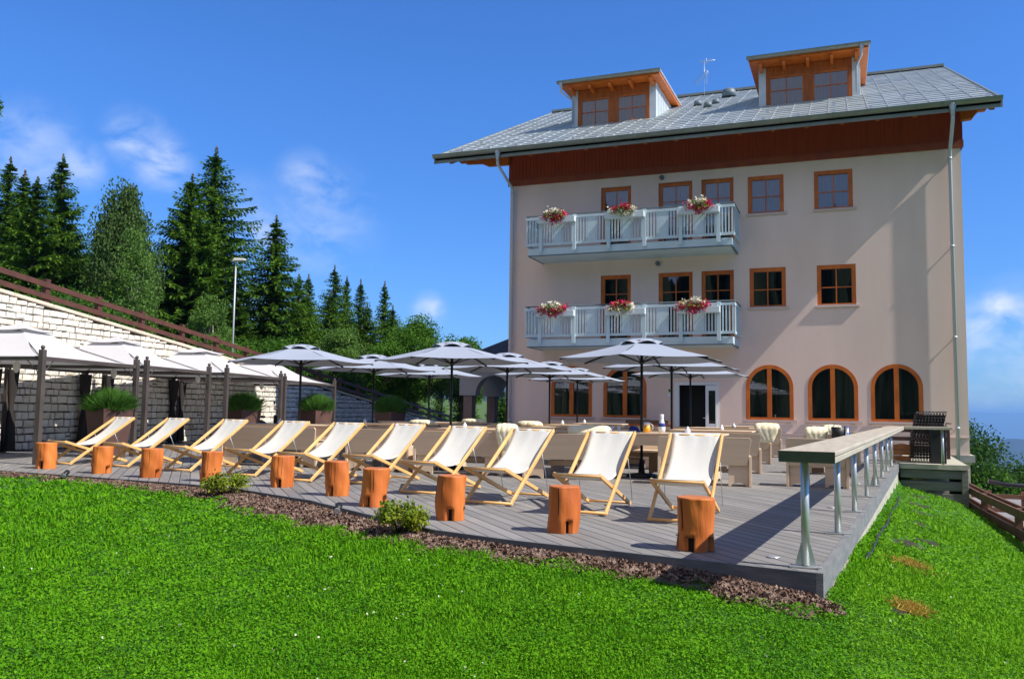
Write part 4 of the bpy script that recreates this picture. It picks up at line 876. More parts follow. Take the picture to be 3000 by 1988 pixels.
# ------------------------------------------------------------------ umbrellas
def umbrella():
    t = empty('umbrella'); rr, zr, zt = 1.45, 2.0, 2.33; n = 6; V = []; rings = 9
    a0 = R(88)
    # canopy: outer cone with slightly sagging panels, open at the vent radius
    def cone(r0, r1, z0, z1, rings, bow, nseg=6):
        V = []; F = []; per = n*nseg
        for i in range(rings+1):
            u = i/rings
            for k in range(per):
                s_ = (k % nseg)/nseg; a = a0+2*math.pi*k/per; c = math.cos(math.pi/n)/math.cos(((s_)-.5)*2*math.pi/n)
                r_ = (r0+(r1-r0)*u)*c; z = z0+(z1-z0)*u - bow*math.sin(math.pi*u)*.5 - .02*math.sin(math.pi*s_)*(1-u)
                V.append((r_*math.cos(a), r_*math.sin(a), z))
        for i in range(rings):
            for k in range(per): F.append((i*per+k, i*per+(k+1) % per, (i+1)*per+(k+1) % per, (i+1)*per+k))
        return V, F
    V, F = cone(rr, .30, zr, zt-.06, 8, .02); mb = MB(); mb.add(V, F); mb.build('canopy', 'umb', t, fix=False)
    mb = MB(); V = []; 
    for k in range(36):   # scalloped vent cap
        a = a0+2*math.pi*k/36; lift = .055*abs(math.sin((a-a0)*3)); V.append((.37*math.cos(a), .37*math.sin(a), zt-.085+lift))
    for k in range(36): a = a0+2*math.pi*k/36; V.append((.2*math.cos(a), .2*math.sin(a), zt+.018))
    V.append((0, 0, zt+.04)); mb.add(V, [(k, (k+1) % 36, 36+(k+1) % 36, 36+k) for k in range(36)]+[(36+k, 36+(k+1) % 36, 72) for k in range(36)]); mb.build('vent_cap', 'umb', t, fix=False)
    mb = MB(); mb.lathe([(.29, zt-.09), (.27, zt-.01)], (0, 0, 0), 18); mb.build('vent_gap', 'umb_valance', t)
    mb = MB(); mb.tube([(0, 0, 0), (0, 0, zt+.02)], .024, 12); mb.build('pole', 'pole', t)
    mb = MB(); mb.lathe([(.26, 0), (.26, .05), (.06, .07), (.035, .3)], (0, 0, 0), 20); mb.build('base', 'pole', t)
    mb = MB(); mb.lathe([(.045, 1.92), (.045, 1.99)], (0, 0, 0), 12); mb.build('runner', 'pole', t)
    for k in range(n):
        a = a0+2*math.pi*k/n; c, s_ = math.cos(a), math.sin(a); mb = MB()
        mb.bar((.05*c, .05*s_, zt-.02), ((rr-.01)*c, (rr-.01)*s_, zr-.022), .018, .026); rb = mb.build('rib', 'pole', t)
        mb = MB(); mb.bar((.05*c, .05*s_, 1.96), (.62*c, .62*s_, zt-.02-(zt-zr)*.43-.02), .012, .018); mb.build('strut', 'pole', rb)
    return t
um = umbrella()
UR = [(-10.15, -6.8, -3.2), (-10.25, -6.88, -3.25), (-10.42, -6.98, -3.40), (None, -7.2, None)]; UY = (14.5, 17.55, 20.8, 24.0)
cn = ('left', 'middle', 'right'); rn = ('nearest the lawn', 'second from the lawn', 'third from the lawn', 'nearest the hotel')
first = True
for j, row in enumerate(UR):
    for i, x in enumerate(row):
        if x is None: continue
        o = um if first else copy_tree(um); first = False
        o.location = (x, UY[j], .004); o.rotation_euler = (0, 0, R(rnd.uniform(-3, 3)))
        tag(o, 'grey parasol with dark pole in the %s column, %s' % (cn[i], rn[j]), 'parasol', 'grey parasols over the tables')

# ------------------------------------------------------------------ benches and tables
def bench(L_):
    t = empty('bench'); h = L_/2      # backrest towards -y
    mb = MB(); mb.box((-h+.02, -.17, .41), (h-.02, .24, .445)); mb.build('seat', 'ply', t, bevel=.004)
    mb = MB(); p = [(-h+.01, .315), (h-.06, .315), (h-.005, .70), (h-.03, .735), (-h+.03, .735), (-h+.0, .70)]
    mb.prism(p, -.225, -.19, 'y')
    for i, v in enumerate(mb.v): mb.v[i] = (v[0], v[1]-(v[2]-.315)*.18+.03, v[2])
    mb.build('backrest', 'ply', t, bevel=.003)
    for s_ in (-1, 1):
        mb = MB(); mb.box((s_*(h-.02)-.02, -.215, .0), (s_*(h-.02)+.02, .24, .455)); mb.build('side_panel', 'ply', t, bevel=.003)
        a, b = sorted((s_*(h-.045), s_*(h-.34))); c = (a+b)/2
        poly = [(a, 0), (a+.03, 0)]+[(c-(.11)*math.cos(math.pi*k/8), .05*math.sin(math.pi*k/8)+.001) for k in range(9)]+[(b-.03, 0), (b, 0), (b, .408), (a, .408)]
        mb = MB(); mb.prism(poly, -.16, -.125, 'y'); mb.build('leg_board', 'ply', t)
    mb = MB(); mb.box((-h+.36, .1, .2), (h-.36, .13, .28)); mb.build('stretcher', 'ply', t)
    return t
def table(L_, D_=.74):
    t = empty('table'); h = L_/2; d = D_/2
    mb = MB(); mb.box((-h, -d, .735), (h, d, .765)); mb.build('tabletop', 'ply', t, bevel=.004)
    mb = MB(); mb.box((-h+.12, -d+.02, .56), (h-.12, -d+.045, .733)).box((-h+.12, d-.045, .56), (h-.12, d-.02, .733)); mb.build('apron', 'ply', t)
    for s_ in (-1, 1):
        mb = MB(); x = s_*(h-.14)
        poly = [(-d+.06, 0), (-d+.14, 0)]+[(-(d-.16)*math.cos(math.pi*k/8), .05*math.sin(math.pi*k/8)+.001) for k in range(9)]+[(d-.14, 0), (d-.06, 0), (d-.05, .733), (-d+.05, .733)]
        mb.prism(poly, x-.02, x+.02, 'x'); mb.build('leg_board', 'ply', t)
    return t
protoB = {}; protoT = {}
def put(kind, L_, x, y, a, label, group):
    pr = protoB if kind == 'bench' else protoT
    if L_ not in pr: pr[L_] = bench(L_) if kind == 'bench' else table(L_); o = pr[L_]
    else: o = copy_tree(pr[L_])
    o.location = (x, y, .003); o.rotation_euler = (0, 0, R(a)); return tag(o, label, 'bench' if kind == 'bench' else 'table', group)
rw = ('first', 'second', 'third', 'fourth')
ROWS = {  # (row, column): table (x0, x1), front benches, rear benches
 (0, 0): ((-11.15, -8.75), [(-11.05, -8.98)], [(-10.9, -9.0)]),
 (0, 1): ((-8.35, -5.1), [(-8.35, -7.05), (-6.93, -5.33)], [(-8.2, -6.7)]),
 (0, 2): ((-4.75, -1.75), [(-4.95, -3.5), (-2.72, -1.28)], [(-4.4, -2.9)]),
 (1, 0): ((-11.3, -8.2), [(-11.3, -9.8), (-9.35, -8.0)], [(-10.9, -9.4)]),
 (1, 1): ((-8.2, -5.2), [(-7.9, -6.3)], [(-8.0, -6.5)]),
 (1, 2): ((-4.6, -1.6), [(-4.7, -3.3), (-2.85, -1.37)], [(-4.2, -2.7)]),
 (2, 0): ((-11.6, -8.6), [(-11.2, -9.6)], [(-11.0, -9.5)]),
 (2, 1): ((-8.3, -5.4), [(-8.2, -6.6)], [(-7.9, -6.4)]),
 (2, 2): ((-4.9, -1.7), [(-4.6, -3.1), (-2.9, -1.44)], [(-4.4, -2.9)]),
 (3, 1): ((-8.6, -5.8), [(-8.2, -6.7)], [(-7.9, -6.4)]),
 (3, 2): ((-3.0, -1.6), [(-3.0, -1.5)], []),
}
for (j, i), (tb, fb, rb) in ROWS.items():
    yt = UY[j]-.28; wh = 'under the %s parasol column' % cn[i]
    put('table', round((tb[1]-tb[0])*2)/2, (tb[0]+tb[1])/2, yt, 0, 'beige wooden table in the %s row from the lawn, %s' % (rw[j], wh), 'beige tables in rows under the parasols')
    for k, (a, b) in enumerate(fb):
        sd = '' if len(fb) == 1 else (', left one', ', right one')[k]
        put('bench', round((b-a)*5)/5, (a+b)/2, UY[j]-.98, rnd.uniform(6, 9), 'beige bench, back to the lawn, %s row, %s%s' % (rw[j], wh, sd), 'beige benches with board backrests')
    for k, (a, b) in enumerate(rb):
        put('bench', round((b-a)*5)/5, (a+b)/2, UY[j]+.42, 180+rnd.uniform(-1.5, 1.5), 'beige bench facing the lawn, %s row, %s' % (rw[j], wh), 'beige benches with board backrests')
for k, y in enumerate((14.05, 17.2, 20.3)):
    put('bench', .9, -.36+.14*k, y, 0, 'short beige bench beside the bar counter, %s from the lawn' % rw[k], 'short benches along the bar counter')

def fleece(x, y, z, sx, sy, label, hang=True, rz=0):
    t = empty('sheepskin', (x, y, z), R(rz), label, 'sheepskin', 'cream sheepskins laid on the benches'); V = []; nx, ny = 30, 26
    for i in range(nx+1):
        for j in range(ny+1):
            u, v = i/nx*2-1, j/ny*2-1; edge = max(0, 1-(abs(u)**5+abs(v)**5))**.4; w_ = .8+.2*math.sin(v*3+1)
            X = u*sx*w_; s_ = v*sy
            if hang: # over the backrest top: front side hangs to -y
                if s_ < 0: Y, Z = -.035-.02*edge, s_*1.0+.0
                else: Y, Z = s_*.8, .02+.05*edge-s_*.25
                if abs(s_) < .06: Z += .03
            else: Y, Z = s_, .01+.06*edge
            nz_ = .0025*math.sin(i*.7+j*.5)+.0025*math.sin(i*.4-j*.8)
            V.append((X, Y-nz_, Z+nz_))
    mb = MB(); mb.add(V, [(i*(ny+1)+j, i*(ny+1)+j+1, (i+1)*(ny+1)+j+1, (i+1)*(ny+1)+j) for i in range(nx) for j in range(ny)], True)
    o = mb.build('fleece', 'fleece', t, fix=False); m_ = o.modifiers.new('thick', 'SOLIDIFY'); m_.thickness = .04
    return t
fleece(-5.33+.12, 13.3, .75, .16, .30, 'cream sheepskin hanging over the bench right of the eighth deckchair top')
fleece(-1.55, 19.7, .77, .24, .28, 'cream sheepskin over the end of the rearmost right bench')
fleece(-3.85, 13.5, .745, .34, .16, 'long cream sheepskin above the ninth deckchair', True, 3)
fleece(-8.35, 16.35, .765, .28, .12, 'cream sheepskin on a table above the fifth and sixth deckchairs', False)
fleece(-8.7, 19.9, .765, .30, .12, 'cream sheepskin on a far table above the seventh deckchair', False)
fleece(-6.2, 17.15, .77, .26, .14, 'yellowish sheepskin on the middle table near the facade corner', False)
fleece(-.45, 17.0, .745, .18, .2, 'cream sheepskin on the short bench behind the bar counter middle', True)
fleece(-.2, 20.1, .75, .17, .2, 'cream sheepskin on the farthest short bench behind the bar counter', True)
# things on the tables
def shaker(x, y, label):
    t = empty('salt_pot', (x, y, .768), 0, label, 'pot', 'small white pots on the tables'); mb = MB(); mb.lathe([(.035, 0), (.045, .03), (.04, .06), (.02, .085), (.012, .1)], (0, 0, 0), 10); mb.build('body', 'plate', t)
    mb = MB(); mb.lathe([(.02, .085), (.018, .1), (.006, .112)], (0, 0, 0), 8); mb.build('cap', 'glassy', t)
TX = [((r_, c_), tb) for (r_, c_), (tb, fb, rb) in ROWS.items()]
for (j, i), tb in TX:
    shaker(tb[0]+(tb[1]-tb[0])*(.35, .62, .8)[i], UY[j]-.4, 'white pot on the %s row table, %s parasol column' % (rw[j], cn[i]))
for k, (xx, w_, j) in enumerate(((-7.9, .4, 0), (-9.8, .35, 1), (-6.6, .45, 1), (-3.9, .4, 1), (-2.3, .3, 2))):
    mb = MB(); mb.box((xx-w_, UY[j]-.58, .768), (xx+w_, UY[j]-.3, .776)); tag(mb.build('placemat', 'pole'), 'dark placemat on the %s row table, %s parasol column' % (rw[j], cn[0 if xx < -8.5 else 1 if xx < -5 else 2]), 'placemat', 'dark placemats')
mb = MB(); mb.box((-2.62, UY[0]-.68, .767), (-1.86, UY[0]-.1, .775)).box((-2.62, UY[0]-.683, .70), (-1.86, UY[0]-.675, .775)); tag(mb.build('tablecloth', 'plate'), 'white cloth on the table end behind the rightmost deckchair', 'tablecloth')
def jug():
    t = empty('orange_juice_jug', (-3.02, UY[0]-.42, .768), 0, 'glass jug of orange juice on the breakfast table', 'jug'); mb = MB(); mb.lathe([(.05, .002), (.062, .05), (.055, .12)], (0, 0, 0), 12); mb.build('juice', 'orange', t)
    mb = MB(); mb.lathe([(.056, .12), (.05, .15), (.055, .17)], (0, 0, 0), 12); mb.tube([(.055, 0, .15), (.1, 0, .12), (.1, 0, .06), (.062, 0, .03)], .007, 5); mb.build('glass_neck', 'glassy', t)
jug()
t = empty('water_carafe', (-2.78, UY[0]-.38, .768), 0, 'tall clear water carafe right of the orange juice', 'carafe')
mb = MB(); mb.lathe([(.05, 0), (.062, .06), (.06, .13), (.036, .2), (.03, .25), (.038, .27)], (0, 0, 0), 14); mb.build('body', 'glassy', t)
mb = MB(); mb.lathe([(.061, .1), (.062, .14), (.05, .16)], (0, 0, 0), 14); mb.build('blue_band', 'blue', t)
mb = MB(); mb.lathe([(.036, .27), (.036, .30), (.01, .305)], (0, 0, 0), 10); mb.build('stopper', 'plate', t)
t = empty('folded_napkin', (-3.27, UY[0]-.25, .768), 0, 'dark blue napkin bundle left of the orange juice', 'napkin'); mb = MB(); mb.prism([(-.1, 0), (.1, 0), (.05, .09), (-.06, .11)], -.04, .04, 'y'); mb.build('cloth', 'blue', t, bevel=.01)
t = empty('plate', (-3.3, UY[0]-.5, .768), 0, 'white plate on the breakfast table', 'plate'); mb = MB(); mb.lathe([(.07, 0), (.13, .02), (.125, .024), (.06, .008)], (0, 0, 0), 20); mb.build('dish', 'plate', t)
for x, lb in ((-3.58, 'leftmost'), (-3.47, 'second')):
    t = empty('drinking_glass', (x, UY[0]-.52, .768), 0, lb+' of the two small glasses at the left of the breakfast table', 'glass'); mb = MB(); mb.lathe([(.025, 0), (.032, .09), (.029, .089), (.022, .006)], (0, 0, 0), 10); mb.build('tumbler', 'glassy', t)
t = empty('ice_bucket', (-.02, 16.9, .44), 0, 'black pot with a polished metal cylinder standing behind the bar counter', 'bucket')
mb = MB(); mb.lathe([(.08, 0), (.11, .30), (.12, .44), (.11, .44)], (-.05, 0, 0), 14); mb.build('pot', 'black', t)
mb = MB(); mb.tube([(.1, 0, 0), (.1, 0, .46)], .045, 14); mb.build('cylinder', 'chrome', t)
mb = MB(); mb.tube([(-.14, 0, .44), (-.1, 0, .49), (-.02, 0, .46)], .008, 5); mb.build('handle', 'chrome', t)
# wooden tub in front of the facade
t = empty('wooden_tub', (-5.55, 26.2, 0), 0, 'orange wooden tub with dark rim below the wall left of the door', 'tub')
mb = MB(); V = [(-.5, -.22, 0), (.5, -.22, 0), (.5, .22, 0), (-.5, .22, 0), (-.62, -.28, .78), (.62, -.28, .78), (.62, .28, .78), (-.62, .28, .78)]; mb.add(V, [(0, 3, 2, 1), (4, 5, 6, 7), (0, 1, 5, 4), (1, 2, 6, 5), (2, 3, 7, 6), (3, 0, 4, 7)]); mb.build('body', 'wood_or', t)
mb = MB(); mb.box((-.66, -.31, .74), (.66, .31, .86)); mb.build('rim', 'fence2', t)
mb = MB(); mb.box((-.68, -.24, 0), (-.57, .24, .8)); mb.build('end_board', 'plinth', t)
# ------------------------------------------------------------------ retaining wall of cream stone
WA = R(-6); WD = Vector((math.sin(WA), math.cos(WA), 0)); WN = Vector((math.cos(WA), -math.sin(WA), 0))   # WN faces the yard
W0 = Vector((-19.4, 26.3, 0))
def wt(s): return 2.29-.110*s
def wp(s, off, z): p = W0+WD*s+WN*off; return Vector((p.x, p.y, z))
sw = empty('stone_wall', (0, 0, 0), 0, 'long cream stone retaining wall whose sloping top runs down to the right', 'wall')
S0, S1 = -18., 20.5
mb = MB(); a, b = wp(S0, -.03, -.3), wp(S1, -.03, -.3); c, d = wp(S1, -.03, wt(S1)), wp(S0, -.03, wt(S0)); e = WN*-.4
mb.add([a, b, c, d, a+e, b+e, c+e, d+e], [(0, 1, 2, 3), (4, 7, 6, 5), (3, 2, 6, 7), (0, 3, 7, 4), (1, 5, 6, 2)]); mb.build('wall_core', 'joint', sw)
V = []; F = []; T = []
def stone(s0, s1, z0, z1):
    g = .011; n0 = len(V); j = lambda k: rnd.uniform(-k, k)*1.3; dpt = rnd.uniform(.015, .05); b_ = .018
    c4 = [(s0+g+j(.008), z0+g+j(.006)), (s1-g+j(.008), z0+g+j(.010)), (s1-g+j(.008), z1-g+j(.010)), (s0+g+j(.008), z1-g+j(.006))]
    cs, cz = (s0+s1)/2, (z0+z1)/2
    for s, z in c4: V.append(wp(s, -.032, z))
    for s, z in c4: V.append(wp(s+(.004 if s < cs else -.004), dpt*.55, z+(.004 if z < cz else -.004)))
    for s, z in c4: V.append(wp(s+(b_ if s < cs else -b_), dpt+j(.008), z+(b_ if z < cz else -b_)))
    V.append(wp(cs+j(.03), dpt+.008+j(.01), cz+j(.02)))
    for k in range(4):
        q = (k+1) % 4; F.append((n0+k, n0+q, n0+4+q, n0+4+k)); F.append((n0+4+k, n0+4+q, n0+8+q, n0+8+k)); F.append((n0+8+k, n0+8+q, n0+12, n0+12))
    T.extend([max(0, min(1, rnd.gauss(.25, .25)))]*12)
z = -.05
while z < wt(S0):
    h = rnd.uniform(.15, .205); s = S0+rnd.uniform(0, .2)
    if z < .02: z = .0
    while s < S1:
        L_ = rnd.choice((rnd.uniform(.16, .24), rnd.uniform(.2, .36))); zt_ = wt(s+L_)
        if z+h <= zt_-.0:
            if rnd.random() < .06 and z+2*h < zt_: L_ = rnd.uniform(.12, .18)
            if rnd.random() < .05 and L_ < .22: stone(s, s+L_, z, z+h*.5); stone(s, s+L_, z+h*.5, z+h)
            else: stone(s, s+L_, z, z+h)
        elif z < zt_-.07: stone(s, s+L_, z, zt_-.005)
        s += L_
    z += h
me = bpy.data.meshes.new('stone_facing'); me.from_pydata([tuple(v) for v in V], [], [f if f[2] != f[3] else f[:3] for f in F]); me.update()
at_ = me.attributes.new('tint', 'FLOAT', 'FACE'); at_.data.foreach_set('value', T); mesh_obj('stone_facing', me, 'stone', sw)
mb = MB()
s = S0
while s < S1:
    e_ = min(s+1.2, S1); P = [wp(s+.006, .055, wt(s)), wp(e_-.006, .055, wt(e_)), wp(e_-.006, -.45, wt(e_)), wp(s+.006, -.45, wt(s))]
    mb.add(P+[p+Vector((0, 0, .085)) for p in P], [(0, 3, 2, 1), (4, 5, 6, 7), (0, 1, 5, 4), (1, 2, 6, 5), (2, 3, 7, 6), (3, 0, 4, 7)]); s = e_
mb.build('coping', 'cap', sw, bevel=.012)
# bank above the wall
def bankz(s, d): return wt(s)+.02-.10 + np.clip(d-2.0, 0, 4)*.02 + np.clip(d-6, 0, 40)*.12
ss = np.concatenate([np.arange(-60, 60, 1.5), np.geomspace(60, 400, 12)]); dd = np.concatenate([np.arange(.3, 12, .6), np.geomspace(12, 300, 20)])
Sg, Dg = np.meshgrid(ss, dd); Z = bankz(np.clip(Sg, -40, 34), Dg)+.08*np.sin(Sg*.9)*np.cos(Dg*.8)*np.clip(Dg/6, 0, 1)
X = W0.x+WD.x*Sg-WN.x*Dg; Y = W0.y+WD.y*Sg-WN.y*Dg; nx = len(ss)
ii, jj = np.meshgrid(np.arange(nx-1), np.arange(len(dd)-1)); a = (jj*nx+ii).ravel()
tag(fast('hillside', np.stack([X.ravel(), Y.ravel(), Z.ravel()], 1), np.stack([a, a+1, a+nx+1, a+nx], 1), 'meadow', smooth=True), kind='structure')
# fence on the wall
fw_ = empty('hillside_fence', (0, 0, 0), 0, 'red brown timber fence with two rails along the top of the stone wall', 'fence')
PS = [-16.4, -14.5, -12.7, -10.8, -9.0, -7.25, -5.4, -3.6, -1.8]+[1.83*k for k in range(12)]
for s in PS:
    p = wp(s, -.22, 0); z_ = wt(s); mb = MB(); m4 = Matrix.Translation(Vector((p.x, p.y, 0))) @ Matrix.Rotation(-WA, 4, 'Z'); mb.box((-.07, -.07, z_+.088), (.07, .07, z_+.72), m4); mb.build('post', 'fence', fw_, bevel=.008)
for s, e_ in zip(PS[:-1], PS[1:]):
    for zo, hh in ((.56, .13), (.27, .12)):
        mb = MB(); mb.bar(wp(s, -.135, wt(s)+zo), wp(e_, -.135, wt(e_)+zo), .05, hh); mb.build('rail', 'fence', fw_)
# street lamp
t = empty('street_lamp', (-20.9, 25.55, wt(0)+.1), 0, 'slim grey street lamp with flat white head among the spruces', 'street lamp')
hz = 6.55-t.location.z
mb = MB(); mb.tube([(0, 0, -.3), (0, 0, hz-.1)], [.04, .026], 10); mb.build('pole', 'pipe', t)
mb = MB(); mb.prism([(-.12, -.1), (.34, -.02), (.36, .06), (-.06, .03)], -.1, .1, 'y'); o = mb.build('lamp_head', 'lampw', t, bevel=.02); o.location.z = hz; o.rotation_euler = (0, R(8), R(15))
mb = MB(); mb.tube([(0, 0, hz-.15), (-.25, 0, hz-.05)], .012, 5); mb.build('bracket', 'steel', t)

# ------------------------------------------------------------------ pavilions
ua = R(-12.5); U = Vector((math.sin(ua), math.cos(ua), 0)); Wd = Vector((-U.y, U.x, 0))
def pavilion(pr, L_, zt, label):
    """near corner pr, L_ along the row; local x = row direction, y = towards the wall"""
    t = empty('pavilion', (pr[0], pr[1], .0), 0, label, 'pavilion', 'white topped garden pavilions along the stone wall')
    ang = math.atan2(U.y, U.x); t.rotation_euler = (0, 0, ang)
    D_ = 3.4; zb = zt-.10
    cs = [(0.06, 0), (L_-.06, 0), (L_-.06, D_), (0.06, D_)]
    for k, (x, y) in enumerate(cs):
        mb = MB(); mb.box((x-.05, y-.05, 0), (x+.05, y+.05, zt+.03)); p = mb.build('post', 'pavpost', t, bevel=.005)
        mb = MB(); mb.lathe([(.03, 0), (.018, .015), (.012, .03)], (x, y, zt+.03), 8); mb.sphere((x, y, zt+.075), .04, 10); mb.build('finial', 'pavpost', p)
    for (x0_, y0_), (x1_, y1_) in zip(cs, cs[1:]+cs[:1]):
        mb = MB(); mb.bar((x0_, y0_, zb-.03), (x1_, y1_, zb-.03), .05, .075); mb.build('beam', 'pavpost', t)
        for (ax, ay), (bx, by) in (((x0_, y0_), (x1_, y1_)), ((x1_, y1_), (x0_, y0_))):
            d = Vector((bx-ax, by-ay, 0)).normalized(); mb = MB(); c0 = Vector((ax, ay, 0))
            mb.tube([c0+Vector((0, 0, zb-.42))+d*.05, c0+Vector((0, 0, zb-.25))+d*.1, c0+Vector((0, 0, zb-.05))+d*.32], .008, 5); mb.build('corner_brace', 'pavpost', t)
    # canopy: concave pyramid, two tiers
    cx, cy = L_/2, D_/2; ap = zt+.65
    def tier(r0, r1, z0, z1, sag, name, nn=12):
        V = []; F = []; 
        for i in range(nn+1):
            u = i/nn; r_ = r0+(r1-r0)*u; z_ = z0+(z1-z0)*u-sag*math.sin(math.pi*u)
            for k in range(4):
                for q in range(8):
                    a = q/8; p0 = ((-1, -1), (1, -1), (1, 1), (-1, 1))[k]; p1 = ((1, -1), (1, 1), (-1, 1), (-1, -1))[k]
                    px2, py2 = p0[0]+(p1[0]-p0[0])*a, p0[1]+(p1[1]-p0[1])*a
                    V.append((cx+px2*r_*L_/2, cy+py2*r_*D_/2, z_-.05*math.sin(math.pi*a)*(1-u)*(.4 if sag > .05 else .5)))
        for i in range(nn):
            for k in range(32): F.append((i*32+k, i*32+(k+1) % 32, (i+1)*32+(k+1) % 32, (i+1)*32+k))
        mb = MB(); mb.add(V, F); return mb.build(name, 'pav', t, fix=False)
    tier(.985, .24, zb+.005, ap-.17, .115, 'canopy'); tier(.30, .02, ap-.13, ap, .015, 'vent_top', 6)
    for k, (x, y) in enumerate(cs):
        mb = MB(); mb.tube([(x, y, zb-.05), (cx, cy, ap-.12)], .012, 5); mb.build('roof_rib', 'pavpost', t)
    mb = MB(); V = [];
    for (x, y) in ((cs[2][0]-.08, D_-.06), (cs[3][0]+.08, D_-.06)):  # gathered dark curtains at the rear posts
        n = 14; prof = [(.16, zb-.1), (.13, 1.4), (.06, 1.05), (.12, .7), (.16, .05)]; vs = []
        for r_, z_ in prof:
            for k in range(n): a = 2*math.pi*k/n; q = r_*(1+.22*math.cos(a*5)); vs.append((x+q*math.cos(a), y+q*.8*math.sin(a), z_))
        mb = MB(); mb.add(vs, [(i*n+k, i*n+(k+1) % n, (i+1)*n+(k+1) % n, (i+1)*n+k) for i in range(4) for k in range(n)], True); mb.build('curtain', 'curt_b', t, fix=False)
    mb = MB(); mb.tube([(cx, cy, ap-.2), (cx, cy, zb+.0)], .006, 4); mb.lathe([(.02, .0), (.07, -.08), (.06, -.18), (.02, -.24)], (cx, cy, zb), 8); mb.build('lantern', 'lampw', t)
    return t
pavilion((-13.62, 11.40), 3.08, 2.06, 'nearest white pavilion, cut by the left edge of the photo')
pavilion((-14.30, 14.62), 2.88, 2.07, 'second nearest white pavilion, behind the first three deckchairs')
pavilion((-14.66, 17.70), 3.45, 2.06, 'third white pavilion from the left')
pavilion((-15.42, 21.2), 4.3, 2.0, 'farthest white pavilion, partly behind the left grey parasol')

# ------------------------------------------------------------------ planters
def planter(x, y, w_, h, label, plant_h, sc=1., rz=-12.5):
    t = empty('planter', (x, y, 0), R(rz), label, 'planter', 'rust brown planters with bushy grass along the wall'); b = w_*.36; c = w_*.5
    mb = MB(); V = [(-b, -b, 0), (b, -b, 0), (b, b, 0), (-b, b, 0), (-c, -c, h), (c, -c, h), (c, c, h), (-c, c, h), (-c+.05, -c+.05, h), (c-.05, -c+.05, h), (c-.05, c-.05, h), (-c+.05, c-.05, h), (-c+.05, -c+.05, h-.08), (c-.05, -c+.05, h-.08), (c-.05, c-.05, h-.08), (-c+.05, c-.05, h-.08)]
    mb.add(V, [(0, 3, 2, 1), (0, 1, 5, 4), (1, 2, 6, 5), (2, 3, 7, 6), (3, 0, 4, 7), (4, 5, 9, 8), (5, 6, 10, 9), (6, 7, 11, 10), (7, 4, 8, 11), (8, 9, 13, 12), (9, 10, 14, 13), (10, 11, 15, 14), (11, 8, 12, 15), (12, 13, 14, 15)]); mb.build('box', 'planter', t)
    n = 6500; a = nr.uniform(0, 2*np.pi, n); q = np.sqrt(nr.uniform(size=n)); base = np.stack([q*np.cos(a)*c*.85, q*np.sin(a)*c*.85, np.full(n, h-.08)], 1)
    hh = plant_h*1.15*nr.uniform(.3, 1.3, n)*(1.1-.45*q*q); out = np.stack([np.cos(a)*q, np.sin(a)*q, np.zeros(n)], 1)*(plant_h*.62*nr.uniform(.5, 1.2, n))[:, None]+nr.normal(size=(n, 3))*np.array((.09, .09, 0))
    tip = base+out+np.array([0, 0, 1.])*hh[:, None]; s_ = nr.normal(size=(n, 3)); s_[:, 2] = 0; s_ = unit(s_)*.006
    mid = base+out*.45+np.array([0, 0, .6])*hh[:, None]
    V = np.stack([base-s_, base+s_, mid+s_*1.2, tip, mid-s_*1.2], 1).reshape(-1, 3); fast('bushy_grass', V, np.arange(5*n).reshape(n, 5), 'reed', t, tint=nr.uniform(size=n))
planter(-14.45, 13.85, .68, 1.02, 'large lit rust planter behind the leftmost deckchair', .36)
planter(-16.6, 20.9, .74, 1.02, 'dark planter left of the parked scooter', .42)
planter(-16.35, 24.3, .78, 1.02, 'shaded planter right of the last pavilion posts', .44)
planter(-15.0, 26.9, .8, 1.0, 'shaded planter in front of the low end of the stone wall', .46)
# scooter
t = empty('scooter', (-17.6, 23.3, 0), R(55), 'dark scooter parked by the stone wall behind the last pavilion', 'scooter')
for x in (-.6, .62):
    mb = MB(); 
    for k in range(20):
        a = 2*math.pi*k/20; b = 2*math.pi*(k+1)/20; mb.bar((x+.22*math.cos(a), 0, .24+.22*math.sin(a)), (x+.22*math.cos(b), 0, .24+.22*math.sin(b)), .09, .07, (0, 1, 0))
    w_ = mb.build('wheel', 'black', t); mb = MB(); mb.tube([(x, -.05, .24), (x, .05, .24)], .09, 12); mb.build('hub', 'chrome', w_)
mb = MB(); mb.tube([(-.75, 0, .55), (-.5, 0, .62), (-.1, 0, .5), (.1, 0, .3), (.4, 0, .32)], [.08, .17, .15, .10, .06], 12); mb.build('body', 'black', t)
mb = MB(); mb.box((-.72, -.13, .74), (-.05, .13, .82)); mb.build('seat', 'black', t, bevel=.03)
mb = MB(); mb.tube([(.6, 0, .3), (.45, 0, .75), (.38, 0, 1.02)], [.04, .05, .04], 8); mb.build('fork', 'black', t)
mb = MB(); mb.tube([(.36, -.34, 1.06), (.4, -.12, 1.0), (.4, .12, 1.0), (.36, .34, 1.06)], .02, 8); mb.build('handlebar', 'black', t)
for y in (-.3, .3):
    mb = MB(); mb.tube([(.38, y*.8, 1.05), (.36, y, 1.2)], .008, 5); mb.sphere((.36, y, 1.25), .07, 8, (.4, 1, .7)); mb.build('mirror', 'black', t)
mb = MB(); mb.box((.3, -.18, .35), (.4, .18, .85)); mb.build('leg_shield', 'black', t, bevel=.03)
mb = MB(); mb.sphere((.5, 0, .95), .09, 8); mb.build('headlight', 'chrome', t)
t = empty('red_scooter', (-16.9, 25.3, 0), R(20), 'dark red scooter half hidden left of the shaded planter', 'scooter')
mb = MB(); mb.tube([(-.6, 0, .5), (-.4, 0, .68), (0, 0, .55), (.35, 0, .6), (.5, 0, .95)], [.08, .16, .14, .1, .05], 10); mb.build('body', 'red', t)
mb = MB(); mb.tube([(.48, -.3, 1.02), (.5, .3, 1.02)], .02, 6); mb.build('handlebar', 'black', t)
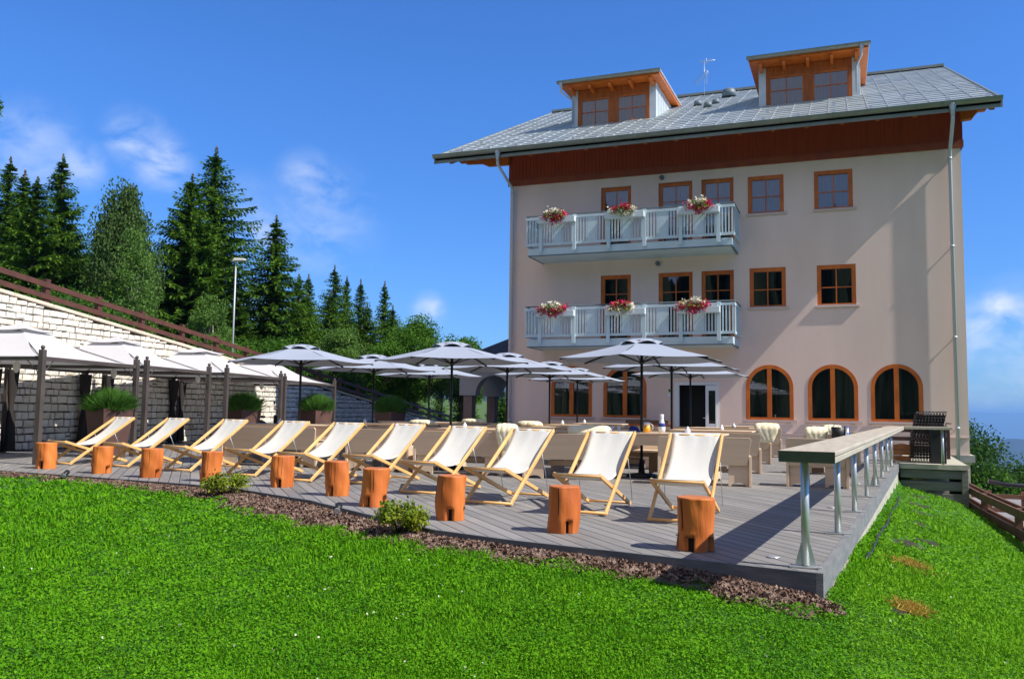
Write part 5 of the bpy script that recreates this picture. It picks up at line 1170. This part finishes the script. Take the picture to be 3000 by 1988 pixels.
for x in (-.5, .55): mb = MB(); mb.tube([(x, -.05, .24), (x, .05, .24)], .24, 16); mb.build('wheel', 'black', t)

# ------------------------------------------------------------------ arched portico beyond the hotel corner
pt = empty('arched_portico', (0, 0, 0), 0, 'grey arched portico with dark roof beyond the left corner of the hotel', 'portico')
for k, yy_ in enumerate((37.8, 40.6)):
    x0_, x1_, c0, c1, zt = -17.3, -10.4, -16.45+.1*k, -14.65+.1*k, 3.35; mb = MB(); r_ = (c1-c0)/2; cz = 1.85; cc = (c0+c1)/2
    arc = [(cc-r_*math.cos(math.pi*i/16), cz+r_*math.sin(math.pi*i/16)) for i in range(17)]
    mb.prism([(x0_, 1.8), (c0, 1.8)]+arc[:9]+[(cc, zt), (x0_, zt)], yy_, yy_+.55, 'y'); mb.prism(arc[8:]+[(c1, 1.8), (x1_, 1.8), (x1_, zt), (cc, zt)], yy_, yy_+.55, 'y'); mb.build('arch_wall', 'portico', pt)
    for x in ((x0_+c0)/2, c1+.45, -12, -10.9):
        mb = MB(); mb.box((x-.22, yy_+.05, -1), (x+.22, yy_+.5, 1.8)); mb.build('column', 'pink', pt)
mb = MB(); mb.add([(-17.6, 37.3, 3.4), (-10.4, 37.3, 3.4), (-10.4, 40, 5.1), (-14.5, 40, 5.1), (-17.6, 42.8, 3.4), (-10.4, 42.8, 3.4)], [(0, 1, 2, 3), (0, 3, 4), (3, 2, 5, 4), (0, 4, 5, 1)]); mb.build('roof', 'navy', pt)

# ------------------------------------------------------------------ fence, road and barrier on the right
rf = empty('slope_fence', (0, 0, 0), 0, 'weathered brown timber fence on the grass slope right of the hotel', 'fence')
FP = [(2.75, 24.0), (2.78, 20.6), (2.9, 17.55), (3.05, 14.6)]
for x, y in FP:
    mb = MB(); g = float(ground(x, y)); mb.box((x-.06, y-.06, g-.3), (x+.06, y+.06, -.50)); mb.build('post', 'fence2', rf, bevel=.008)
FP2 = [(2.74, 25.6)]+FP
for (xa, ya), (xb, yb) in zip(FP2[:-1], FP2[1:]):
    for z_ in (-.56, -.90):
        for off in (-.085, .085):
            mb = MB(); mb.bar((xa+off, ya, z_), (xb+off, yb, z_), .04, .15); mb.build('rail', 'fence2', rf)
rb = empty('lower_fence', (0, 0, 0), 0, 'lower brown rail fence beside the grey road far right', 'fence')
LP = [(4.4, 31.5), (5.35, 31.5), (6.6, 31.3), (8.0, 31.0)]
for x, y in LP: mb = MB(); mb.box((x-.06, y-.06, -3), (x+.06, y+.06, -1.25)); mb.build('post', 'fence2', rb)
for (xa, ya), (xb, yb) in zip([(3.4, 31.5)]+LP[:-1], LP):
    for z_ in (-1.42, -1.85): mb = MB(); mb.bar((xa, ya-.08, z_), (xb, yb-.08, z_), .05, .14); mb.build('rail', 'fence2', rb)
mb = MB(); mb.add([(3.2, 27, -2.0), (30, 27, -2.6), (34, 43, -3.0), (3.2, 43, -2.25)], [(0, 1, 2, 3)]); tag(mb.build('road', 'asphalt', fix=False), kind='structure')
mb = MB(); mb.tube([(5.0, 36.0, -1.25), (5.6, 36, -1.35), (10, 36, -1.5)], .08, 8); tag(mb.build('road_barrier', 'pole'), 'dark road barrier rail beyond the slope fence', 'barrier')

# ------------------------------------------------------------------ small things at the lawn edge
def spot(x, y, label):
    t = empty('garden_spotlight', (x, y, float(ground(x, y))+.01), R(20), label, 'spotlight', 'small black garden spotlights at the deck edge')
    mb = MB(); mb.tube([(0, 0, -.05), (0, 0, .06)], .012, 6); mb.build('spike', 'black', t)
    mb = MB(); mb.tube([(0, -.06, .07), (0, .04, .12)], [.042, .038], 12); mb.build('housing', 'black', t)
    mb = MB(); mb.tube([(0, -.062, .069), (0, -.066, .067)], .036, 12); mb.build('lens', 'glassy', t)
spot(-5.05, 7.98, 'small black spotlight before the seventh log stool'); spot(-11.05, 9.82, 'small black spotlight near the second log stool')
def shrub(x, y, r_, h, label, n=2600, seed=0):
    t = empty('shrub', (x, y, float(ground(x, y))), 0, label, 'shrub', 'small shrubs growing in the bark mulch')
    st = []; mb = MB(); rg = random.Random(seed)
    for k in range(26):
        a = rg.uniform(0, 6.28); q = rg.uniform(.2, 1)**.6; e = Vector((math.cos(a)*r_*q, math.sin(a)*r_*q, h*(1.0-.5*q*q)*rg.uniform(.7, 1.05))); m_ = e*.5+Vector((0, 0, h*.12)); mb.tube([(0, 0, 0), m_, e], [.006, .004, .002], 4); st += [(m_, e)]
    mb.build('stems', 'bark', t); P = []
    for m_, e in st:
        k = n//26; u = nr.uniform(0, 1, k)[:, None]**.7; P.append(np.array(m_)*(1-u)+np.array(e)*u+nr.normal(size=(k, 3))*r_*.13)
    P = np.concatenate(P); P[:, 2] = np.maximum(P[:, 2], .01); v, f = leaves(P, .045, .55); fast('foliage', v, f, 'bush', t, tint=np.clip(.75-P[:, 2]/h*.8+nr.normal(size=len(P))*.15, 0, 1))
shrub(-7.55, 9.2, .30, .34, 'smaller yellow green shrub in the mulch, before the fourth deckchair', 1500, 1)
shrub(-3.85, 7.15, .26, .36, 'larger yellow green shrub in the mulch between two log stools', 1900, 2)
shrub(-13.6, 10.6, .3, .35, 'leafy plant at the far left end of the deck edge', 500, 3)
mb = MB(); pts = []
for k in range(30):
    y = 8.6+k*.32; x = float(xe(y))+.16+.012*math.sin(k*.6); pts.append((x, y, float(ground(x, y))+.03+.012*math.sin(k*2)))
mb.tube(pts, .016, 6); tag(mb.build('hose', 'hose'), 'black hose lying in the grass along the deck wall', 'hose')
# ------------------------------------------------------------------ trees
def spruce_mesh(H_, Rb, seed, dens=1.):
    g = np.random.RandomState(seed); V = []; Bst = []; z = H_*.06
    B0, B1, Up = [], [], []
    while z < H_*.985:
        u = z/H_; L0 = Rb*1.2*(1-u)**.76+.02; nb = int((9 if u < .5 else 8)*dens+1)
        for k in range(nb):
            a = g.uniform(0, 2*np.pi); L = L0*g.uniform(.45, 1.15)*(1+.15*np.sin(a*2+seed)); drop = L*g.uniform(.10, .34)*(1-u*.9); rise = L*.10
            n = max(4, int(L/.10)); t_ = np.linspace(.08, 1, n); side = np.array([-np.sin(a), np.cos(a), 0]); dr = np.array([np.cos(a), np.sin(a), 0])
            zz = z - drop*t_ + rise*t_**4*1.4 + g.uniform(-.05, .05)
            P = dr*(L*t_)[:, None]; P[:, 2] = zz
            tl = (.12+.42*L*.33*(1-t_**1.6))*g.uniform(.7, 1.2, n)*min(1, .3+3*(1-u))
            for s_ in (-1, 1):
                d = side*s_+dr*.75; d = d/np.linalg.norm(d); e = P+d*tl[:, None]; e[:, 2] -= tl*g.uniform(.1, .5, n); B0.append(P); B1.append(e)
            # hanging and top sprays
            e = P+dr*.10; e[:, 2] -= g.uniform(.10, .34, n)*min(1, .15+2.2*(1-u)); B0.append(P); B1.append(e)
            e = P+dr*g.uniform(.08, .16); e[:, 2] += g.uniform(.02, .08, n); B0.append(P-dr*.05); B1.append(e)
        z += g.uniform(.10, .17)*(1.25-.35*u)*H_/12
    zl = np.linspace(H_*.96, H_*1.03, 60); al = g.uniform(0, 6.28, 60); P = np.stack([0*zl, 0*zl, zl], 1); q_ = (.03+.16*(H_*1.035-zl)/(H_*.075))[:, None]
    B0.append(P); B1.append(P+np.stack([np.cos(al), np.sin(al), .5+0*al], 1)*q_)
    B0 = np.concatenate(B0); B1 = np.concatenate(B1); n = len(B0)
    d = unit(B1-B0); w = unit(np.cross(d, g.normal(size=(n, 3)))); w[:, 2] *= .5; wid = .045*g.uniform(.6, 1.3, n)[:, None]
    m_ = B0*.45+B1*.55
    V = np.stack([B0, m_+w*wid, B1, m_-w*wid], 1).reshape(-1, 3); F = np.arange(4*n).reshape(n, 4)
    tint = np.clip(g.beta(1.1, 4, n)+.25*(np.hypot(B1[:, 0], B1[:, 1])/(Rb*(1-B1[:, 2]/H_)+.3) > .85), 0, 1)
    return V, F, tint
def tree_root(label, cat='tree', name='spruce_tree', group=None): return empty(name, (0, 0, 0), 0, label, cat, group)
def trunk(t, H_, r_, mt='bark', bend=0., limbs=None):
    mb = MB(); n = 8; mb.tube([(bend*math.sin(i/n*2.2), bend*.6*math.sin(i/n*3), H_*i/n) for i in range(n+1)], [r_*(1-.9*i/n)+.01 for i in range(n+1)], 8)
    for p, q, ra in (limbs or []): mb.tube([p, (Vector(p)+Vector(q))/2+Vector((0, 0, .15)), q], [ra, ra*.6, ra*.2], 5)
    return mb.build('trunk', mt, t)
SPR = []
for k, (H_, Rb, d_) in enumerate(((12, 2.6, 1.), (12, 2.0, .9), (12, 1.5, .8))):
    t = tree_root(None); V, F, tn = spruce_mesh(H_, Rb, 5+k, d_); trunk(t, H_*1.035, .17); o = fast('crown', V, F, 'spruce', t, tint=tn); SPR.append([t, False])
def place_spruce(kind, x, y, zb, ztop, wid, label, rot=0, grp='spruces on the slope above the stone wall'):
    src, used = SPR[kind]; o = src if not used else copy_tree(src); SPR[kind][1] = True
    s = (ztop-zb)/12.4; Rb = (2.6, 2.0, 1.5)[kind]; o.location = (x, y, zb); o.scale = (wid/Rb, wid/Rb, s); o.rotation_euler = (0, 0, rot); tag(o, label, 'tree', grp)
def bz(x, y):
    v = Vector((x, y, 0))-W0; s = v.x*WD.x+v.y*WD.y; d = -(v.x*WN.x+v.y*WN.y)
    return float(bankz(np.clip(s, -40, 34), max(d, .3)))
SPL = [(1, -41.1, 31.9, 14.2, 2.6, 'spruce at the far left edge of the treeline'), (2, -39.1, 31.2, 13.1, 2.2, 'slim dark spruce, second from the left edge'), (2, -35.6, 29.1, 11.9, 2.2, 'short slim spruce left of the pointed spruce'),
       (1, -36.5, 31.2, 13.7, 2.7, 'tall pointed dark spruce left of the pale drooping tree'), (0, -33.3, 36.8, 13.9, 4.2, 'left one of the two big twin spruces'), (0, -33.8, 39.2, 16.2, 4.6, 'tallest spruce, right one of the big twin pair beside the street lamp'),
       (1, -28.8, 38.4, 11.6, 3.1, 'narrow topped spruce right of the street lamp'), (2, -31.8, 44.9, 9.5, 2.1, 'smaller spruce behind the narrow topped spruce'), (2, -35.3, 51.0, 10.6, 1.9, 'spruce tip peeping out right of the narrow topped spruce'),
       (1, -32.7, 50.3, 11.0, 2.4, 'broad spruce in the middle of the distant treeline'), (2, -37.3, 59.2, 11.8, 1.9, 'slim distant spruce, third from the right end of the treeline'), (2, -34.3, 56.4, 11.0, 1.9, 'slim distant spruce, second from the right end of the treeline'),
       (2, -32.7, 57.3, 10.9, 2.0, 'last pointed spruce at the right end of the treeline'), (0, -30.5, 29.5, 7.2, 2.6, 'low spruce behind the left fence posts'), (1, -30.0, 42.5, 7.5, 2.6, 'low spruce behind the street lamp'),
       (1, -27.5, 45.5, 6.2, 2.3, 'low spruce behind the left grey parasol'), (0, -29.0, 52.0, 8.3, 2.6, 'mid height spruce behind the light green leafy tree'), (1, -38.5, 35.5, 11.0, 2.8, 'spruce filling the gap behind the pale drooping tree'),
       (0, -45.0, 36.0, 13.0, 3.2, 'spruce behind the left edge trees'), (0, -30.3, 43.6, 8.0, 3.0, 'wide spruce just right of the narrow topped spruce'), (0, -31.2, 47.6, 8.7, 2.8, 'wide spruce left of the broad distant spruce'), (0, -31.4, 52.6, 8.6, 2.8, 'wide low spruce right of the broad distant spruce'), (1, -30.6, 55.0, 8.0, 2.4, 'low spruce under the last pointed spruces'), (0, -40.0, 35.0, 11.5, 3.2, 'dark spruce filling in between the far left treetops'), (0, -34.5, 38.0, 11.0, 4.2, 'spruce between the big twin spruces'), (1, -28.0, 34.5, 6.5, 2.2, 'low dark spruce between the twin spruces and the fence')]
for i, (k, x, y, zt, w_, lb) in enumerate(SPL): place_spruce(k, x, y, bz(x, y)-.2, zt, w_, lb, i*1.7)
for i, (px2, zt) in enumerate(((-38.9, 2.6), (-37.4, 3.3), (-34.0, 2.6), (-31.9, 3.2), (-36.0, 1.9), (-33.0, 1.6), (-29.5, 1.4))):
    place_spruce(1, px2, 80+i % 3*2, -6, zt+.4, 2.6, ('first', 'second', 'third', 'fourth', 'fifth', 'sixth', 'seventh')[i]+' small distant conifer seen beyond the end of the stone wall', i, 'distant conifers beyond the wall end')
def leafy(name, label, x, y, zb, H_, ext, mt, n=26000, size=.13, trunkr=.12, bark='bark', clumps=90, droop=0., base=.35, grp=None, seed=1):
    """ext: crown half sizes; crown centre at base..top"""
    g = np.random.RandomState(seed); t = empty(name, (x, y, zb), 0, label, 'tree', grp)
    c0 = np.array([0, 0, H_*(base+1)/2]); e = np.array([ext[0], ext[1], H_*(1-base)/2])
    C_ = unit(g.normal(size=(clumps, 3)))*g.uniform(.35, .95, (clumps, 1))**.6; taper = 1-.35*np.clip(C_[:, 2:3], 0, 1); C_ = C_*np.concatenate([taper, taper, np.ones_like(taper)], 1)*e+c0
    limbs = []
    for k in range(0, clumps, 4): p = C_[k]; limbs.append(((0, 0, max(H_*.15, p[2]*.55)), tuple(p), trunkr*.35))
    trunk(t, H_*.8, trunkr, bark, .12, limbs)
    per = n//clumps; idx = np.repeat(np.arange(clumps), per); r_ = (e.mean()*.34*g.uniform(.6, 1.3, clumps))[idx][:, None]
    q = unit(g.normal(size=(len(idx), 3)))*g.uniform(0, 1, (len(idx), 1))**.45*r_; q[:, 2] *= .75
    if droop: q[:, 2] -= droop*g.uniform(0, 1, len(idx))**1.5*1.0; q[:, :2] *= .7
    P = C_[idx]+q; v, f = leaves(P, size, .55, droop=droop*1.5)
    fast('crown', v, f, mt, t, tint=np.clip(g.beta(1.2, 3.5, len(f)), 0, 1)); return t
leafy('larch_tree', 'pale green drooping tree between the pointed spruce and the birch', -31.6, 30.6, bz(-31.6, 30.6), 9.6, (1.55, 1.55), 'larch', 42000, .15, .14, 'bark', 95, 1.2, .02, seed=3)
leafy('birch_tree', 'light green birch leaning out above the left fence', -27.2, 27.0, bz(-27.2, 27)-.2, 6.4, (.95, .95), 'birch', 16000, .10, .07, 'bark_w', 100, .1, .02, seed=4)
leafy('birch_tree', 'small light green birch left of the street lamp pole', -22.9, 26.6, bz(-22.9, 26.6)-.2, 3.5, (.95, .95), 'birch', 12000, .085, .05, 'bark_w', 70, .1, .02, seed=5)
leafy('broadleaf_tree', 'tree cut by the left edge of the photo, high above the spruces', -26.6, 18.3, 2.5, 9.3, (1.6, 1.6), 'broad', 12000, .13, .12, 'bark', 60, .2, .74, seed=6)
leafy('broadleaf_tree', 'round leafy tree right of the last spruces, above the grey parasols', -25.6, 48.9, -.6, 7.8, (2.5, 2.5), 'broad', 34000, .15, .16, 'bark', 110, 0, .25, seed=7)
leafy('broadleaf_tree', 'smaller leafy tree at the right end, near the hotel corner', -23.0, 50.5, -1, 6.9, (1.9, 2.0), 'broad', 18000, .15, .13, 'bark', 80, 0, .3, seed=17)
leafy('broadleaf_tree', 'light green leafy tree below the distant spruces', -24.6, 38.5, bz(-24.6, 38.5)-.1, 4.6, (1.6, 1.5), 'birch', 20000, .12, .1, 'bark', 80, 0, .1, seed=8)
leafy('broadleaf_tree', 'bushy tree behind the second fence span right of the lamp', -23.4, 31.5, bz(-23.4, 31.5)-.1, 2.7, (1.8, 1.2), 'broad', 14000, .11, .08, 'bark', 60, 0, .05, seed=9)
leafy('broadleaf_tree', 'leafy tree above the low end of the stone wall', -24.0, 43.0, .6, 4.3, (1.9, 1.5), 'broad', 18000, .13, .1, 'bark', 70, 0, .2, seed=10)
leafy('broadleaf_tree', 'thin stemmed leafy tree beyond the end of the stone wall', -22.3, 46.0, 0, 4.3, (1.9, 1.2), 'birch', 12000, .12, .07, 'bark_w', 50, 0, .45, seed=12)
for k, (x, y, h, w_) in enumerate(((-24.5, 21.5, 2.0, 2.2), (-26.5, 24.0, 2.6, 2.2), (-22.8, 23.4, 1.2, 1.3), (-24.8, 29.5, 2.2, 1.9), (-23.0, 35.2, 2.2, 1.7), (-26.8, 33.4, 3.0, 2.2), (-24.5, 17.0, 1.8, 1.8), (-30, 26, 3.4, 2.5))):
    leafy('bush', ('first', 'second', 'third', 'fourth', 'fifth', 'sixth', 'seventh', 'eighth')[k]+' leafy bush showing through the rails of the hillside fence', x, y, bz(x, y)-.2, h, (w_, w_), 'broad' if k % 2 else 'dtree', 9000, .12, .05, 'bark', 40, 0, .0, 'bushes behind the hillside fence', seed=20+k)
# right of the hotel: trees rising from the slope below
for k, (x, y, zt, w_, mt, lb) in enumerate(((6.9, 58, .9, 3.4, 'dtree', 'tall dark leafy tree beside the right corner of the hotel'), (8.6, 60, -1.9, 2.3, 'dtree', 'dark leafy tree right of the tall one, below the blue hill'), (10.2, 60.5, -1.5, 2.6, 'dtree', 'darkest round tree below the blue hill'),
        (10.4, 52, .3, .9, 'dtree', 'dark tree cut by the right edge of the photo'), (6.6, 47, -2.3, 1.6, 'broad', 'lit green bush tree low beside the hotel corner'), (8.2, 50, -3.1, 2.2, 'broad', 'low green bushes above the road barrier'), (10.5, 50, -3.4, 2.4, 'dtree', 'low dark bushes above the lower fence'), (7.9, 56, -1.6, 2.2, 'broad', 'rounded green tree between the tall tree and the blue hill'), (9.6, 56.5, -2.6, 2.4, 'dtree', 'broad dark tree under the left end of the blue hill'), (11.4, 57, -1.2, 2.2, 'dtree', 'dark tree at the right edge under the blue hill'))):
    zb = zt-(11 if k < 4 else 6); leafy('broadleaf_tree', lb, x, y, zb, zt-zb, (w_, w_), mt, 24000 if k < 4 else 15000, .19, .15, 'bark', 90, 0, .15, seed=40+k)

# ------------------------------------------------------------------ far land and air
def ridge(name, pts, D, depth, base, mt, seed, rough):
    g = np.random.RandomState(seed); xs = np.linspace(pts[0][0], pts[-1][0], 160); zt = np.interp(xs, [p[0] for p in pts], [p[1] for p in pts])
    n1 = sum(np.sin(np.linspace(0, 30*k, 160)+g.uniform(0, 6))*rough/k for k in (1, 2, 3.3, 5.1)); V = []; rows = 14
    for r_ in range(rows):
        u = r_/(rows-1)
        for i in range(160):
            h = zt[i]+n1[i]*.5; prof = 1-(1-u)**1.2 if True else u
            dist = D-depth*(1-u); px2 = xs[i]; d = wdir(px2, 1210); k = dist/math.hypot(d.x, d.y)
            V.append((d.x*k, d.y*k, base+(h-base)*prof+g.normal()*rough*.25*(1-u)))
    F = np.array([[r_*160+i, r_*160+i+1, (r_+1)*160+i+1, (r_+1)*160+i] for r_ in range(rows-1) for i in range(159)])
    return tag(fast(name, np.array(V), F, mt, smooth=True), kind='structure')
ridge('far_mountains', [(2300, 60), (2700, 95), (2840, 128), (2950, 118), (3100, 124), (3600, 160)], 26000, 6000, -900, 'hill', 1, 6)
ridge('blue_hill', [(2500, -420), (2780, -300), (2870, -205), (2900, -165), (2950, -128), (3010, -128), (3200, -180), (3600, -250)], 6000, 2200, -600, 'hill', 2, 4)
ridge('rocky_mountain', [(900, 60), (1150, 85), (1230, 95), (1290, 118), (1318, 128), (1345, 104), (1400, 112), (1470, 132), (1600, 115), (2000, 80)], 3600, 1200, -300, 'hill', 3, 6)
def behind():
    g = np.random.RandomState(9); V = []; n = 260
    for r_ in range(9):
        for i in range(n):
            a = R(100+160*i/(n-1)); u = r_/8; h = 28+4*math.sin(i*.31)+3*math.sin(i*.83)+g.uniform(-2.5, 2.5); d = 62+26*u+g.uniform(-1.5, 1.5); V.append((d*math.sin(a), d*math.cos(a), -3+(h+3)*math.sin(u*math.pi/2)))
    F = np.array([[r_*n+i, r_*n+i+1, (r_+1)*n+i+1, (r_+1)*n+i] for r_ in range(8) for i in range(n-1)])
    return tag(fast('wooded_hill', np.array(V), F, 'hill', smooth=False), kind='structure')
behind()
mb = MB(); mb.box((-29000, -3000, -960), (29000, 29500, 150)); hz_ = mb.build('haze', 'dark'); tag(hz_, kind='stuff'); hz_.data.materials.clear()
hm = bpy.data.materials.new('haze_air'); hm.use_nodes = True; t = hm.node_tree; t.nodes.clear(); o_ = t.nodes.new('ShaderNodeOutputMaterial'); pv = t.nodes.new('ShaderNodeVolumePrincipled')
pv.inputs['Color'].default_value = (.30, .58, 1, 1); pv.inputs['Density'].default_value = .00011; pv.inputs['Anisotropy'].default_value = .2; t.links.new(pv.outputs[0], o_.inputs['Volume']); hz_.data.materials.append(hm)
